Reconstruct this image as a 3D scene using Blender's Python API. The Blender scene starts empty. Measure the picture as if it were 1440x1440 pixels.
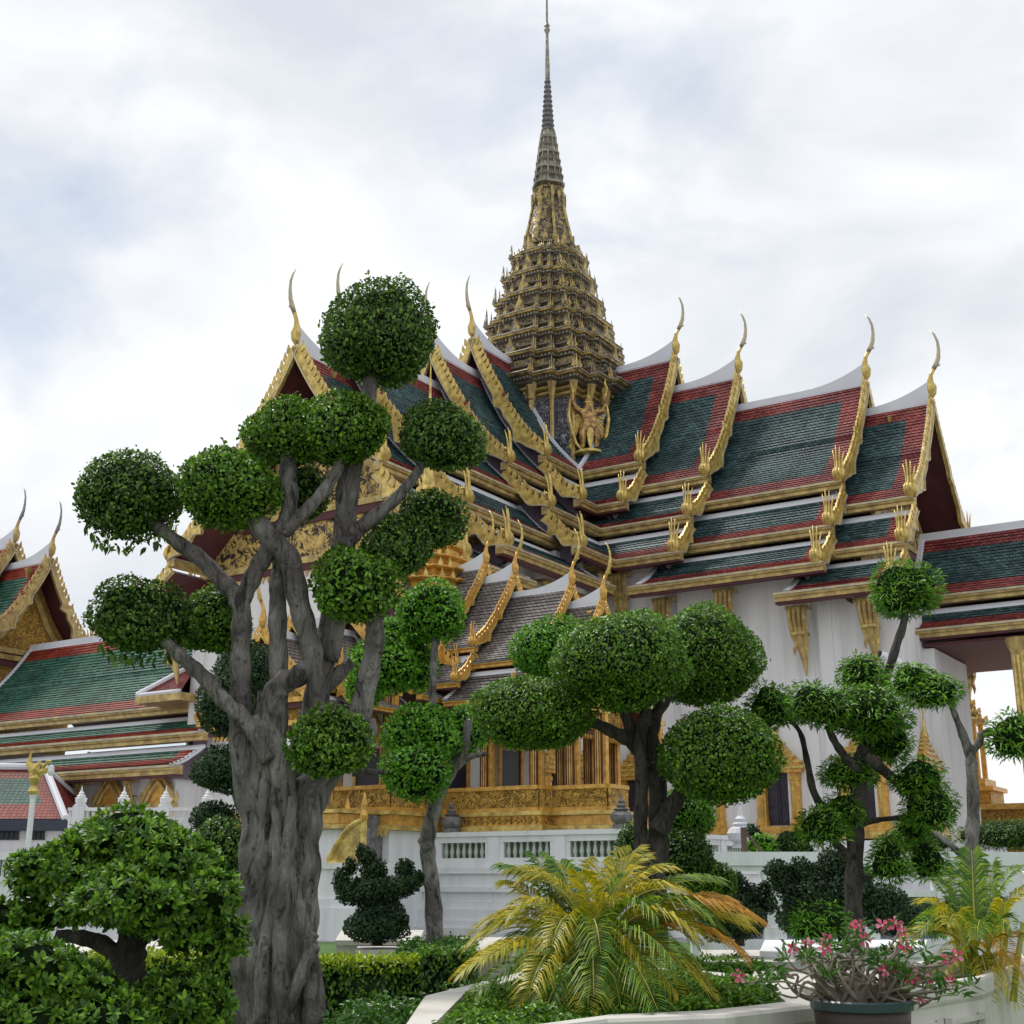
import bpy, math, random
import numpy as np
from mathutils import Matrix, Vector
random.seed(7); np.random.seed(7)
R = math.radians
sc = bpy.context.scene
# ------------------------------------------------------------------ camera
PITCH = math.atan(515/1800.0); EYE = 1.65
cd = bpy.data.cameras.new('camera'); cam = bpy.data.objects.new('camera', cd)
sc.collection.objects.link(cam); sc.camera = cam
cam.location = (0, 0, EYE); cam.rotation_euler = (math.pi/2 + PITCH, 0, R(-0.15))
cd.sensor_width = 36; cd.lens = 45.0; cd.clip_start = 0.1; cd.clip_end = 2000
sc.render.resolution_x = 1024; sc.render.resolution_y = 1024
# ------------------------------------------------------------------ light
SUN_EL, SUN_AZ = 58.0, -42.0        # azimuth from +Y towards +X (behind the hall, on the left)
w = bpy.data.worlds.new('World'); sc.world = w; w.use_nodes = True
nt = w.node_tree; N = nt.nodes; L = nt.links
bg = N['Background']; out = N['World Output']
sky = N.new('ShaderNodeTexSky'); sky.sky_type = 'NISHITA'; sky.sun_disc = False
sky.sun_elevation = R(SUN_EL); sky.sun_rotation = R(SUN_AZ)
tc = N.new('ShaderNodeTexCoord'); mp = N.new('ShaderNodeMapping'); mp.inputs['Scale'].default_value = (1.0, 1.0, 1.9)
L.new(tc.outputs['Generated'], mp.inputs[0])
n1 = N.new('ShaderNodeTexNoise'); n1.inputs['Scale'].default_value = 2.3; n1.inputs['Detail'].default_value = 7; n1.inputs['Roughness'].default_value = .55; n1.inputs['Distortion'].default_value = .35
L.new(mp.outputs[0], n1.inputs[0])
r1 = N.new('ShaderNodeValToRGB'); r1.color_ramp.elements[0].position = .31; r1.color_ramp.elements[1].position = .50
L.new(n1.outputs[0], r1.inputs[0])
n2 = N.new('ShaderNodeTexNoise'); n2.inputs['Scale'].default_value = 3.6; n2.inputs['Detail'].default_value = 6; n2.inputs['Distortion'].default_value = .3
L.new(mp.outputs[0], n2.inputs[0])
r2 = N.new('ShaderNodeValToRGB')
r2.color_ramp.elements[0].position = .33; r2.color_ramp.elements[0].color = (6.1, 6.5, 7.1, 1)
r2.color_ramp.elements[1].position = .60; r2.color_ramp.elements[1].color = (8.6, 8.75, 8.9, 1)
L.new(n2.outputs[0], r2.inputs[0])
skb = N.new('ShaderNodeMixRGB'); skb.blend_type = 'MIX'; skb.inputs[0].default_value = .55; skb.inputs[2].default_value = (5.2, 6.0, 7.2, 1)
L.new(sky.outputs[0], skb.inputs[1])
mx = N.new('ShaderNodeMixRGB'); L.new(r1.outputs[0], mx.inputs[0]); L.new(skb.outputs[0], mx.inputs[1]); L.new(r2.outputs[0], mx.inputs[2])
L.new(mx.outputs[0], bg.inputs[0]); bg.inputs[1].default_value = 0.10
sd = bpy.data.lights.new('sun', 'SUN'); sd.energy = 2.2; sd.angle = R(9); sd.color = (1, .96, .9)
so = bpy.data.objects.new('sun', sd); sc.collection.objects.link(so)
sv = Vector((math.sin(R(SUN_AZ))*math.cos(R(SUN_EL)), math.cos(R(SUN_AZ))*math.cos(R(SUN_EL)), math.sin(R(SUN_EL))))
so.rotation_euler = sv.to_track_quat('Z', 'Y').to_euler()
so['kind'] = 'structure'
sc.view_settings.view_transform = 'Standard'; sc.view_settings.look = 'None'
sc.view_settings.exposure = 0.24; sc.view_settings.gamma = 1
sc.render.engine = 'CYCLES'
sc.cycles.max_bounces = 5; sc.cycles.transparent_max_bounces = 4
# ------------------------------------------------------------------ placing helpers
def ray(x, y):
    a = (x-720)/1800.0; b = -(y-720)/1800.0; c, s = math.cos(PITCH), math.sin(PITCH)
    return a, c-b*s, s+b*c
def at(x, y, Y):
    """point of the photograph (x, y) that stands Y metres in front of the camera"""
    r = ray(x, y); t = Y/r[1]; return Vector((r[0]*t, Y, EYE+r[2]*t))
def pm(px, Y): return px*Y*1.0/1800.0/ math.cos(PITCH)*0.98
# ------------------------------------------------------------------ materials
def mat(name, col, rough=.6, metal=0, noise=0, nscale=5, col2=None, bump=0, bscale=20, spec=.5, detail=4, dist=0, island=None, trans=0, coat=0):
    m = bpy.data.materials.new(name); m.use_nodes = True
    t = m.node_tree; n = t.nodes; l = t.links; b = n['Principled BSDF']
    b.inputs['Roughness'].default_value = rough; b.inputs['Metallic'].default_value = metal
    b.inputs['Specular IOR Level'].default_value = spec
    if coat: b.inputs['Coat Weight'].default_value = coat
    c1 = (*col, 1); b.inputs['Base Color'].default_value = c1
    co = n.new('ShaderNodeTexCoord')
    last = None
    if col2 is not None:
        nz = n.new('ShaderNodeTexNoise'); nz.inputs['Scale'].default_value = nscale; nz.inputs['Detail'].default_value = detail; nz.inputs['Distortion'].default_value = dist
        l.new(co.outputs['Object'], nz.inputs[0])
        rp = n.new('ShaderNodeValToRGB'); rp.color_ramp.elements[0].position = .35; rp.color_ramp.elements[1].position = .65
        rp.color_ramp.elements[0].color = c1; rp.color_ramp.elements[1].color = (*col2, 1)
        l.new(nz.outputs[0], rp.inputs[0]); last = rp.outputs[0]
    if island is not None:
        ge = n.new('ShaderNodeNewGeometry'); rp = n.new('ShaderNodeValToRGB')
        for e in range(len(island)-2): rp.color_ramp.elements.new(.5)
        for e, (p_, c_) in zip(rp.color_ramp.elements, island): e.position = p_; e.color = (*c_, 1)
        l.new(ge.outputs['Random Per Island'], rp.inputs[0]); last = rp.outputs[0]
    if last is not None: l.new(last, b.inputs['Base Color'])
    if bump:
        nb = n.new('ShaderNodeTexNoise'); nb.inputs['Scale'].default_value = bscale; nb.inputs['Detail'].default_value = 5
        l.new(co.outputs['Object'], nb.inputs[0])
        bp = n.new('ShaderNodeBump'); bp.inputs['Strength'].default_value = bump; bp.inputs['Distance'].default_value = .05
        l.new(nb.outputs[0], bp.inputs['Height']); l.new(bp.outputs[0], b.inputs['Normal'])
    if trans:
        tr = n.new('ShaderNodeBsdfTranslucent'); ms = n.new('ShaderNodeMixShader'); ms.inputs[0].default_value = trans
        if last is not None: l.new(last, tr.inputs[0])
        else: tr.inputs[0].default_value = c1
        l.new(b.outputs[0], ms.inputs[1]); l.new(tr.outputs[0], ms.inputs[2]); l.new(ms.outputs[0], n['Material Output'].inputs[0])
    return m
def tile_mat(name, a, b_, mort, w_=.17, h_=.15, rough=.35, bump=.6, weather=None):
    m = bpy.data.materials.new(name); m.use_nodes = True
    t = m.node_tree; n = t.nodes; l = t.links; b = n['Principled BSDF']
    uv = n.new('ShaderNodeUVMap')
    br = n.new('ShaderNodeTexBrick'); br.inputs['Scale'].default_value = 1
    br.inputs['Brick Width'].default_value = w_; br.inputs['Row Height'].default_value = h_
    br.inputs['Mortar Size'].default_value = .018; br.inputs['Mortar Smooth'].default_value = .6
    br.inputs['Color1'].default_value = (*a, 1); br.inputs['Color2'].default_value = (*b_, 1); br.inputs['Mortar'].default_value = (*mort, 1)
    l.new(uv.outputs[0], br.inputs[0])
    nz = n.new('ShaderNodeTexNoise'); nz.inputs['Scale'].default_value = .55; nz.inputs['Detail'].default_value = 6; l.new(uv.outputs[0], nz.inputs[0])
    rp = n.new('ShaderNodeValToRGB'); rp.color_ramp.elements[0].color = (.6, .6, .62, 1); rp.color_ramp.elements[1].color = (1.45, 1.45, 1.4, 1)
    rp.color_ramp.elements[0].position = .3; rp.color_ramp.elements[1].position = .7
    l.new(nz.outputs[0], rp.inputs[0])
    mu = n.new('ShaderNodeMixRGB'); mu.blend_type = 'MULTIPLY'; mu.inputs[0].default_value = 1
    mu.use_clamp = False
    l.new(br.outputs[0], mu.inputs[1]); l.new(rp.outputs[0], mu.inputs[2]); l.new(mu.outputs[0], b.inputs['Base Color'])
    # each tile tips up at its lower edge
    sp = n.new('ShaderNodeSeparateXYZ'); l.new(uv.outputs[0], sp.inputs[0])
    dv = n.new('ShaderNodeMath'); dv.operation = 'DIVIDE'; dv.inputs[1].default_value = h_; l.new(sp.outputs[1], dv.inputs[0])
    fr = n.new('ShaderNodeMath'); fr.operation = 'FRACT'; l.new(dv.outputs[0], fr.inputs[0])
    nf = n.new('ShaderNodeTexNoise'); nf.inputs['Scale'].default_value = 9; l.new(uv.outputs[0], nf.inputs[0])
    ad = n.new('ShaderNodeMath'); ad.operation = 'MULTIPLY_ADD'; ad.inputs[1].default_value = -.6; l.new(br.outputs['Fac'], ad.inputs[0]); l.new(fr.outputs[0], ad.inputs[2])
    a2 = n.new('ShaderNodeMath'); a2.operation = 'MULTIPLY_ADD'; a2.inputs[1].default_value = .45; l.new(nf.outputs[0], a2.inputs[0]); l.new(ad.outputs[0], a2.inputs[2])
    bp = n.new('ShaderNodeBump'); bp.inputs['Strength'].default_value = bump; bp.inputs['Distance'].default_value = .05
    l.new(a2.outputs[0], bp.inputs['Height']); l.new(bp.outputs[0], b.inputs['Normal'])
    b.inputs['Roughness'].default_value = rough; b.inputs['Specular IOR Level'].default_value = .2
    return m
def ornate_mat(name, gold, dark, scale=4.5, thr=.5, metal=.35, rough=.4):
    """carved gilded relief on a darker ground"""
    m = bpy.data.materials.new(name); m.use_nodes = True
    t = m.node_tree; n = t.nodes; l = t.links; b = n['Principled BSDF']
    co = n.new('ShaderNodeTexCoord')
    nz = n.new('ShaderNodeTexNoise'); nz.inputs['Scale'].default_value = scale*.45; nz.inputs['Detail'].default_value = 2; nz.inputs['Distortion'].default_value = 2.5
    l.new(co.outputs['Object'], nz.inputs[0])
    vo = n.new('ShaderNodeTexVoronoi'); vo.feature = 'SMOOTH_F1'; vo.inputs['Scale'].default_value = scale
    ad = n.new('ShaderNodeVectorMath'); ad.operation = 'ADD'; l.new(co.outputs['Object'], ad.inputs[0]); l.new(nz.outputs[1], ad.inputs[1]); l.new(ad.outputs[0], vo.inputs[0])
    rp = n.new('ShaderNodeValToRGB'); rp.color_ramp.elements[0].position = thr-.12; rp.color_ramp.elements[1].position = thr+.1
    rp.color_ramp.elements[0].color = (*gold, 1); rp.color_ramp.elements[1].color = (*dark, 1)
    l.new(vo.outputs['Distance'], rp.inputs[0]); l.new(rp.outputs[0], b.inputs['Base Color'])
    bp = n.new('ShaderNodeBump'); bp.inputs['Strength'].default_value = .9; bp.inputs['Distance'].default_value = .12; bp.invert = True
    l.new(vo.outputs['Distance'], bp.inputs['Height']); l.new(bp.outputs[0], b.inputs['Normal'])
    b.inputs['Metallic'].default_value = metal; b.inputs['Roughness'].default_value = rough
    return m
def bark_mat(name, lite, dark, amt):
    m = mat(name, lite, .9); t = m.node_tree; n = t.nodes; l = t.links; b = n['Principled BSDF']; co = n.new('ShaderNodeTexCoord')
    mp_ = n.new('ShaderNodeMapping'); mp_.inputs['Scale'].default_value = (1, 1, .32); l.new(co.outputs['Object'], mp_.inputs[0])
    nz = n.new('ShaderNodeTexNoise'); nz.inputs['Scale'].default_value = 9; nz.inputs['Detail'].default_value = 10; nz.inputs['Roughness'].default_value = .7; nz.inputs['Distortion'].default_value = 1.2; l.new(mp_.outputs[0], nz.inputs[0])
    rp = n.new('ShaderNodeValToRGB'); e = rp.color_ramp.elements; e[0].position = .36; e[1].position = .62; e[0].color = (*dark, 1); e[1].color = (*lite, 1)
    x = e.new(.48); x.color = (*[(lite[i]*.62+dark[i]*.38) for i in range(3)], 1); l.new(nz.outputs[0], rp.inputs[0])
    n2_ = n.new('ShaderNodeTexVoronoi'); n2_.inputs['Scale'].default_value = 7; n2_.feature = 'F1'; l.new(co.outputs['Object'], n2_.inputs[0])
    r2_ = n.new('ShaderNodeValToRGB'); e = r2_.color_ramp.elements; e[0].position = .10; e[1].position = .17; e[0].color = (.35, .33, .32, 1); e[1].color = (1, 1, 1, 1); l.new(n2_.outputs['Distance'], r2_.inputs[0])
    mu = n.new('ShaderNodeMixRGB'); mu.blend_type = 'MULTIPLY'; mu.inputs[0].default_value = amt; l.new(rp.outputs[0], mu.inputs[1]); l.new(r2_.outputs[0], mu.inputs[2]); pn = n.new('ShaderNodeTexNoise'); pn.inputs['Scale'].default_value = 2.2; pn.inputs['Detail'].default_value = 5; l.new(co.outputs['Object'], pn.inputs[0])
    pr = n.new('ShaderNodeValToRGB'); e = pr.color_ramp.elements; e[0].position = .38; e[1].position = .62; e[0].color = (.55, .52, .5, 1); e[1].color = (1.25, 1.24, 1.2, 1); l.new(pn.outputs[0], pr.inputs[0])
    m3 = n.new('ShaderNodeMixRGB'); m3.blend_type = 'MULTIPLY'; m3.inputs[0].default_value = 1; l.new(mu.outputs[0], m3.inputs[1]); l.new(pr.outputs[0], m3.inputs[2]); l.new(m3.outputs[0], b.inputs['Base Color'])
    nb = n.new('ShaderNodeTexNoise'); nb.inputs['Scale'].default_value = 34; nb.inputs['Detail'].default_value = 8; nb.inputs['Distortion'].default_value = .8; l.new(mp_.outputs[0], nb.inputs[0])
    ad = n.new('ShaderNodeMath'); ad.operation = 'MULTIPLY_ADD'; ad.inputs[1].default_value = 1.6; l.new(nz.outputs[0], ad.inputs[0]); l.new(nb.outputs[0], ad.inputs[2])
    bp = n.new('ShaderNodeBump'); bp.inputs['Strength'].default_value = 1; bp.inputs['Distance'].default_value = .06; l.new(ad.outputs[0], bp.inputs['Height']); l.new(bp.outputs[0], b.inputs['Normal'])
    return m
M = {}
M['green'] = tile_mat('green_tile', (.030, .060, .064), (.088, .155, .158), (.009, .02, .024), .26, .19, .4, 1.0)  # the lighter second tone paints tile-sized glints into the colour
M['red'] = tile_mat('red_tile', (.19, .036, .034), (.34, .085, .078), (.055, .012, .012), .26, .19, .42, 1.0)
M['green2'] = tile_mat('green_tile_old', (.018, .085, .058), (.07, .18, .13), (.008, .03, .025), .28, .22, .42, .9)
M['red2'] = tile_mat('red_tile_old', (.22, .03, .018), (.34, .06, .035), (.07, .012, .01), .28, .22, .45, .8)
M['greytile'] = tile_mat('grey_tile', (.15, .13, .12), (.26, .23, .21), (.06, .05, .05), .2, .13, .55, .7)
M['white'] = mat('white_plaster', (.74, .745, .80), .75, col2=(.66, .665, .71), nscale=.6, detail=8)
def white_wall_mat(name, base, dirt, amount):
    m = mat(name, base, .72, bump=.08, bscale=9)
    t = m.node_tree; n = t.nodes; l = t.links; b = n['Principled BSDF']; co = n.new('ShaderNodeTexCoord')
    mp_ = n.new('ShaderNodeMapping'); mp_.inputs['Scale'].default_value = (1.3, 1.3, .12); l.new(co.outputs['Object'], mp_.inputs[0])
    nz = n.new('ShaderNodeTexNoise'); nz.inputs['Scale'].default_value = 1.6; nz.inputs['Detail'].default_value = 8; nz.inputs['Roughness'].default_value = .65; l.new(mp_.outputs[0], nz.inputs[0])
    rp = n.new('ShaderNodeValToRGB'); rp.color_ramp.elements[0].position = .48; rp.color_ramp.elements[1].position = .84
    rp.color_ramp.elements[0].color = (*base, 1); rp.color_ramp.elements[1].color = (*[base[i]*(1-amount)+dirt[i]*amount for i in range(3)], 1)
    l.new(nz.outputs[0], rp.inputs[0]); l.new(rp.outputs[0], b.inputs['Base Color']); return m
M['wall'] = white_wall_mat('white_wall', (.79, .775, .775), (.36, .34, .33), .5)
M['terrace'] = white_wall_mat('terrace_white', (.80, .81, .82), (.36, .37, .36), .55)
M['coping'] = white_wall_mat('cream_coping', (.60, .575, .52), (.24, .21, .17), .8)
M['gold'] = mat('gold_leaf', (.80, .60, .18), .34, .4, col2=(.42, .29, .08), nscale=3.4, bump=.35, bscale=14)
M['golddull'] = mat('dull_gold', (.62, .46, .17), .42, .35, col2=(.34, .23, .09), nscale=2.5, bump=.4, bscale=10)
M['goldpale'] = mat('pale_gold', (.62, .52, .30), .4, .4, col2=(.38, .34, .26), nscale=2, bump=.3, bscale=12)
M['goldor'] = mat('orange_gold', (.80, .47, .11), .38, .4, col2=(.52, .28, .06), nscale=5, bump=.4, bscale=18)
M['silver'] = mat('weathered_horn', (.38, .35, .30), .4, .4, col2=(.24, .22, .2), nscale=4)
M['soffit'] = mat('red_soffit', (.10, .022, .026), .6, col2=(.07, .018, .024), nscale=2)
M['purple'] = mat('purple_board', (.20, .15, .20), .65, col2=(.15, .11, .15), nscale=1.2)  # plain purple-grey boards of the inner gables
M['relief'] = ornate_mat('gilded_relief', (.72, .50, .16), (.05, .04, .035), 3.2, .46)
M['relieffine'] = ornate_mat('gilded_relief_fine', (.80, .48, .10), (.16, .09, .03), 7, .5)
M['spire'] = ornate_mat('spire_mosaic', (.42, .32, .13), (.045, .04, .04), 4.2, .42)
M['spiregold'] = mat('spire_gold', (.58, .42, .13), .36, .45, col2=(.17, .13, .08), nscale=2.6, bump=.5, bscale=9)
M['spiregrey'] = mat('spire_weathered', (.42, .38, .28), .5, .3, col2=(.16, .15, .14), nscale=3)
M['spiredark'] = mat('spire_dark', (.19, .155, .12), .5, .2, col2=(.17, .14, .11), nscale=3, bump=.4, bscale=12)
M['mosaic'] = ornate_mat('mirror_mosaic', (.10, .09, .12), (.62, .64, .68), 6, .5, .4, .22)
M['darkglass'] = mat('dark_opening', (.012, .012, .016), .25)
M['shutter'] = mat('dark_shutter', (.035, .03, .045), .35, col2=(.02, .018, .03), nscale=3)
M['bark'] = bark_mat('grey_bark', (.36, .34, .325), (.05, .043, .04), .8)
M['barkdark'] = bark_mat('dark_bark', (.13, .115, .105), (.025, .02, .02), 1.0)
M['stone'] = mat('grey_stone', (.24, .23, .23), .8, col2=(.12, .115, .115), nscale=6, bump=.5, bscale=14)
def leafmat(name, dark, mid, lite, tr=.25, rough=.42):
    return mat(name, mid, rough, island=[(0, dark), (.45, mid), (.85, lite), (1, tuple(min(1, c*1.35) for c in lite))], trans=tr)
M['leafA'] = leafmat('ficus_leaf', (.026, .066, .012), (.064, .145, .018), (.16, .29, .035))
M['leafB'] = leafmat('small_leaf', (.038, .098, .010), (.09, .21, .014), (.19, .38, .022))
M['leafC'] = leafmat('bright_leaf', (.055, .16, .012), (.11, .30, .014), (.20, .46, .025))
M['leafD'] = leafmat('juniper_leaf', (.014, .036, .014), (.026, .062, .022), (.048, .10, .03), .1, .7)
M['leafE'] = leafmat('glossy_leaf', (.030, .088, .010), (.080, .19, .014), (.20, .38, .022))
M['leafF'] = leafmat('podocarp_leaf', (.045, .13, .012), (.11, .28, .02), (.24, .48, .04))
M['leafY'] = leafmat('yellow_leaf', (.16, .26, .01), (.30, .42, .01), (.48, .58, .02), .3)
M['leafG'] = leafmat('cover_leaf', (.03, .09, .012), (.06, .16, .016), (.10, .24, .03))
M['leafE'].node_tree.nodes['Principled BSDF'].inputs['Roughness'].default_value = .6
M['core'] = mat('dark_leaf_core', (.007, .018, .006), 1, spec=.1, col2=(.015, .032, .008), nscale=9, bump=1, bscale=18)  # very dark green filler inside leaf masses, blocks the view through
M['palmG'] = leafmat('palm_green', (.035, .12, .012), (.11, .25, .015), (.30, .42, .025), .35)
M['palmY'] = leafmat('palm_yellow', (.24, .28, .012), (.44, .40, .015), (.66, .52, .03), .35)
M['palmO'] = leafmat('palm_orange', (.42, .20, .015), (.55, .25, .02), (.62, .36, .03), .35)
M['rachis'] = mat('palm_stalk', (.35, .36, .06), .5)
M['petal'] = mat('pink_petal', (.80, .10, .20), .5, island=[(0, (.62, .03, .10)), (.5, (.80, .10, .22)), (1, (.88, .36, .48))], trans=.2)
M['petalc'] = mat('petal_throat', (.85, .6, .55), .5)
M['pot'] = mat('glazed_pot', (.055, .030, .022), .5, col2=(.03, .022, .02), nscale=5)
M['potrim'] = mat('pot_rim', (.03, .055, .06), .3)
M['soil'] = mat('soil', (.07, .05, .035), .95, col2=(.035, .025, .02), nscale=12, bump=.6)
M['branch'] = mat('adenium_bark', (.30, .25, .19), .8, col2=(.17, .14, .11), nscale=9, bump=.4)
M['paving'] = mat('paving', (.34, .33, .31), .85, col2=(.26, .25, .24), nscale=.8, bump=.3, bscale=4, detail=8)
M['grassland'] = mat('lawn', (.05, .12, .02), .9, col2=(.08, .17, .03), nscale=3, bump=.6, bscale=30)
M['balus'] = mat('jade_baluster', (.50, .56, .46), .3, col2=(.38, .44, .36), nscale=8)
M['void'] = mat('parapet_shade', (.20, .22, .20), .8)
M['lattice'] = mat('blue_lattice', (.16, .20, .24), .6, col2=(.09, .11, .14), nscale=8)
M['blackm'] = mat('dark_metal', (.03, .032, .035), .4, .5)
M['rust'] = mat('brown_post', (.10, .06, .045), .7)
M['bluetrim'] = mat('dark_blue_trim', (.03, .04, .06), .6)
M['whitem'] = mat('painted_white', (.8, .8, .82), .5)
# ------------------------------------------------------------------ mesh builder
class MB:
    def __init__(s): s.v = []; s.f = []; s.m = []; s.uv = {}; s.sm = False
    def add(s, vs, fs, mi=0, uvs=None):
        b = len(s.v); s.v.extend([tuple(p) for p in vs])
        for k, f in enumerate(fs):
            if uvs is not None: s.uv[len(s.f)] = uvs[k]
            s.f.append([b+i for i in f]); s.m.append(mi)
    def box(s, x0, x1, y0, y1, z0, z1, mi=0, taper=0):
        t = taper
        s.add([(x0, y0, z0), (x1, y0, z0), (x1, y1, z0), (x0, y1, z0), (x0+t, y0+t, z1), (x1-t, y0+t, z1), (x1-t, y1-t, z1), (x0+t, y1-t, z1)],
              [(3, 2, 1, 0), (4, 5, 6, 7), (0, 1, 5, 4), (1, 2, 6, 5), (2, 3, 7, 6), (3, 0, 4, 7)], mi)
    def bar(s, p, q, w_, h_, mi=0):
        p = Vector(p); q = Vector(q); d = (q-p).normalized(); up = Vector((0, 0, 1))
        if abs(d.z) > .98: up = Vector((0, 1, 0))
        a = d.cross(up).normalized()*w_/2; b = a.cross(d).normalized()*h_/2
        vs = [p-a-b, p+a-b, p+a+b, p-a+b, q-a-b, q+a-b, q+a+b, q-a+b]
        s.add(vs, [(3, 2, 1, 0), (4, 5, 6, 7), (0, 1, 5, 4), (1, 2, 6, 5), (2, 3, 7, 6), (3, 0, 4, 7)], mi)
    def prism(s, pts, a, b, axis=0, mi=0):
        """polygon pts (2d) extruded along axis from a to b; axis 0: pts=(y,z); 1: pts=(x,z); 2: pts=(x,y)"""
        def P(p, t):
            return (t, p[0], p[1]) if axis == 0 else ((p[0], t, p[1]) if axis == 1 else (p[0], p[1], t))
        n = len(pts); vs = [P(p, a) for p in pts]+[P(p, b) for p in pts]
        s.add(vs, [tuple(range(n-1, -1, -1)), tuple(range(n, 2*n))]+[(i, (i+1) % n, n+(i+1) % n, n+i) for i in range(n)], mi)
    def strip(s, up, lo, a, b, axis=0, mi=0):
        """closed thick ribbon between two polylines"""
        def P(p, t):
            return (t, p[0], p[1]) if axis == 0 else (p[0], t, p[1])
        n = len(up); vs = [P(p, a) for p in up]+[P(p, a) for p in lo]+[P(p, b) for p in up]+[P(p, b) for p in lo]
        fs = []
        for i in range(n-1):
            fs += [(i, i+1, n+i+1, n+i), (2*n+i, 3*n+i, 3*n+i+1, 2*n+i+1), (i, 2*n+i, 2*n+i+1, i+1), (n+i, n+i+1, 3*n+i+1, 3*n+i)]
        fs += [(0, n, 3*n, 2*n), (n-1, 3*n-1, 4*n-1, 2*n-1)]
        s.add(vs, fs, mi)
    def loft(s, rings, mi=0, cap=True, close=True):
        n = len(rings[0]); vs = [p for r in rings for p in r]; fs = []
        for k in range(len(rings)-1):
            for i in range(n if close else n-1):
                j = (i+1) % n; fs.append((k*n+i, k*n+j, (k+1)*n+j, (k+1)*n+i))
        if cap: fs += [tuple(range(n-1, -1, -1)), tuple(range((len(rings)-1)*n, len(rings)*n))]
        s.add(vs, fs, mi)
    def lathe(s, prof, c=(0, 0, 0), n=16, mi=0):
        s.loft([[(c[0]+r*math.cos(2*math.pi*i/n), c[1]+r*math.sin(2*math.pi*i/n), c[2]+z) for i in range(n)] for r, z in prof], mi)
    def tube(s, pts, rad, n=8, mi=0, flat=1.0, rough=0, flute=0):
        pts = [Vector(p) for p in pts]; rings = []; ref = None
        for i, p in enumerate(pts):
            d = (pts[min(i+1, len(pts)-1)]-pts[max(i-1, 0)]).normalized()
            if ref is None: ref = Vector((1, 0, 0)) if abs(d.x) < .9 else Vector((0, 1, 0))
            a = (ref-d*ref.dot(d)).normalized(); b = d.cross(a); ref = a
            r = rad[i] if hasattr(rad, '__len__') else rad
            ring = []
            for k in range(n):
                t = 2*math.pi*k/n; rr = r
                if rough: rr *= 1+rough*math.sin(3*t+i*.7+p.x*9)*.6+rough*random.uniform(-1, 1)*.6
                if flute: rr *= 1+flute*math.sin(5*t+1.3)+flute*.6*math.sin(8*t+i*.15)
                ring.append(p+a*math.cos(t)*rr+b*math.sin(t)*rr*flat)
            rings.append(ring)
        s.loft(rings, mi)
    def ball(s, c, r, n=10, mi=0, jitter=0):
        rings = []
        rx, ry, rz = (r, r, r) if not hasattr(r, '__len__') else r
        for k in range(1, n):
            th = math.pi*k/n
            rings.append([(c[0]+rx*math.sin(th)*math.cos(2*math.pi*i/(2*n))*(1+random.uniform(-jitter, jitter)), c[1]+ry*math.sin(th)*math.sin(2*math.pi*i/(2*n))*(1+random.uniform(-jitter, jitter)), c[2]-rz*math.cos(th)*(1+random.uniform(-jitter, jitter))) for i in range(2*n)])
        s.loft(rings, mi)
    def mesh(s, name, mats):
        me = bpy.data.meshes.new(name); me.from_pydata(s.v, [], s.f)
        for m_ in mats: me.materials.append(m_)
        me.polygons.foreach_set('material_index', s.m)
        if s.uv:
            ul = me.uv_layers.new(name='UVMap')
            for fi, uvs in s.uv.items():
                p = me.polygons[fi]
                for li, u in zip(p.loop_indices, uvs): ul.data[li].uv = u
        if s.sm: me.polygons.foreach_set('use_smooth', [True]*len(s.f))
        me.update(); return me
WM = {}
I4 = Matrix.Identity(4)
def link(name, data, parent=None, F=I4):
    o = bpy.data.objects.new(name, data); sc.collection.objects.link(o); WM[o.name] = F.copy()
    if parent is not None:
        o.parent = parent; o.matrix_basis = WM[parent.name].inverted() @ F
    else: o.matrix_basis = F
    return o
def ob(name, mb, mats, parent=None, F=I4, smooth=False):
    mb.sm = mb.sm or smooth
    return link(name, mb.mesh(name, mats if isinstance(mats, (list, tuple)) else [mats]), parent, F)
def tag(o, label=None, cat=None, group=None, kind=None):
    if label: o['label'] = label
    if cat: o['category'] = cat
    if group: o['group'] = group
    if kind: o['kind'] = kind
    return o
def thing(name, label, cat, loc, rot=0, group=None, kind=None):
    o = link(name, None, None, Matrix.Translation(loc) @ Matrix.Rotation(rot, 4, 'Z')); return tag(o, label, cat, group, kind)
def copy_tree(src, name_parent=None, F=None):
    o = src.copy(); sc.collection.objects.link(o)
    if name_parent is not None: o.parent = name_parent
    if F is not None: o.matrix_basis = F
    for ch in list(src.children):
        copy_tree(ch, o)
    return o
def T(x, y, z): return Matrix.Translation((x, y, z))
def RZ(a): return Matrix.Rotation(a, 4, 'Z')
def S(x, y=None, z=None):
    m = Matrix.Identity(4); m[0][0] = x; m[1][1] = x if y is None else y; m[2][2] = x if z is None else z; return m
# ------------------------------------------------------------------ ground
g = MB(); g.add([(-900, -60, 0), (900, -60, 0), (900, 1500, 0), (-900, 1500, 0)], [(0, 1, 2, 3)])
tag(ob('ground', g, M['paving']), kind='structure')
g = MB(); g.add([(-30, 4, .006), (30, 4, .006), (30, 36, .006), (-30, 36, .006)], [(0, 1, 2, 3)])
tag(ob('lawn', g, M['grassland']), kind='structure')
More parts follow.
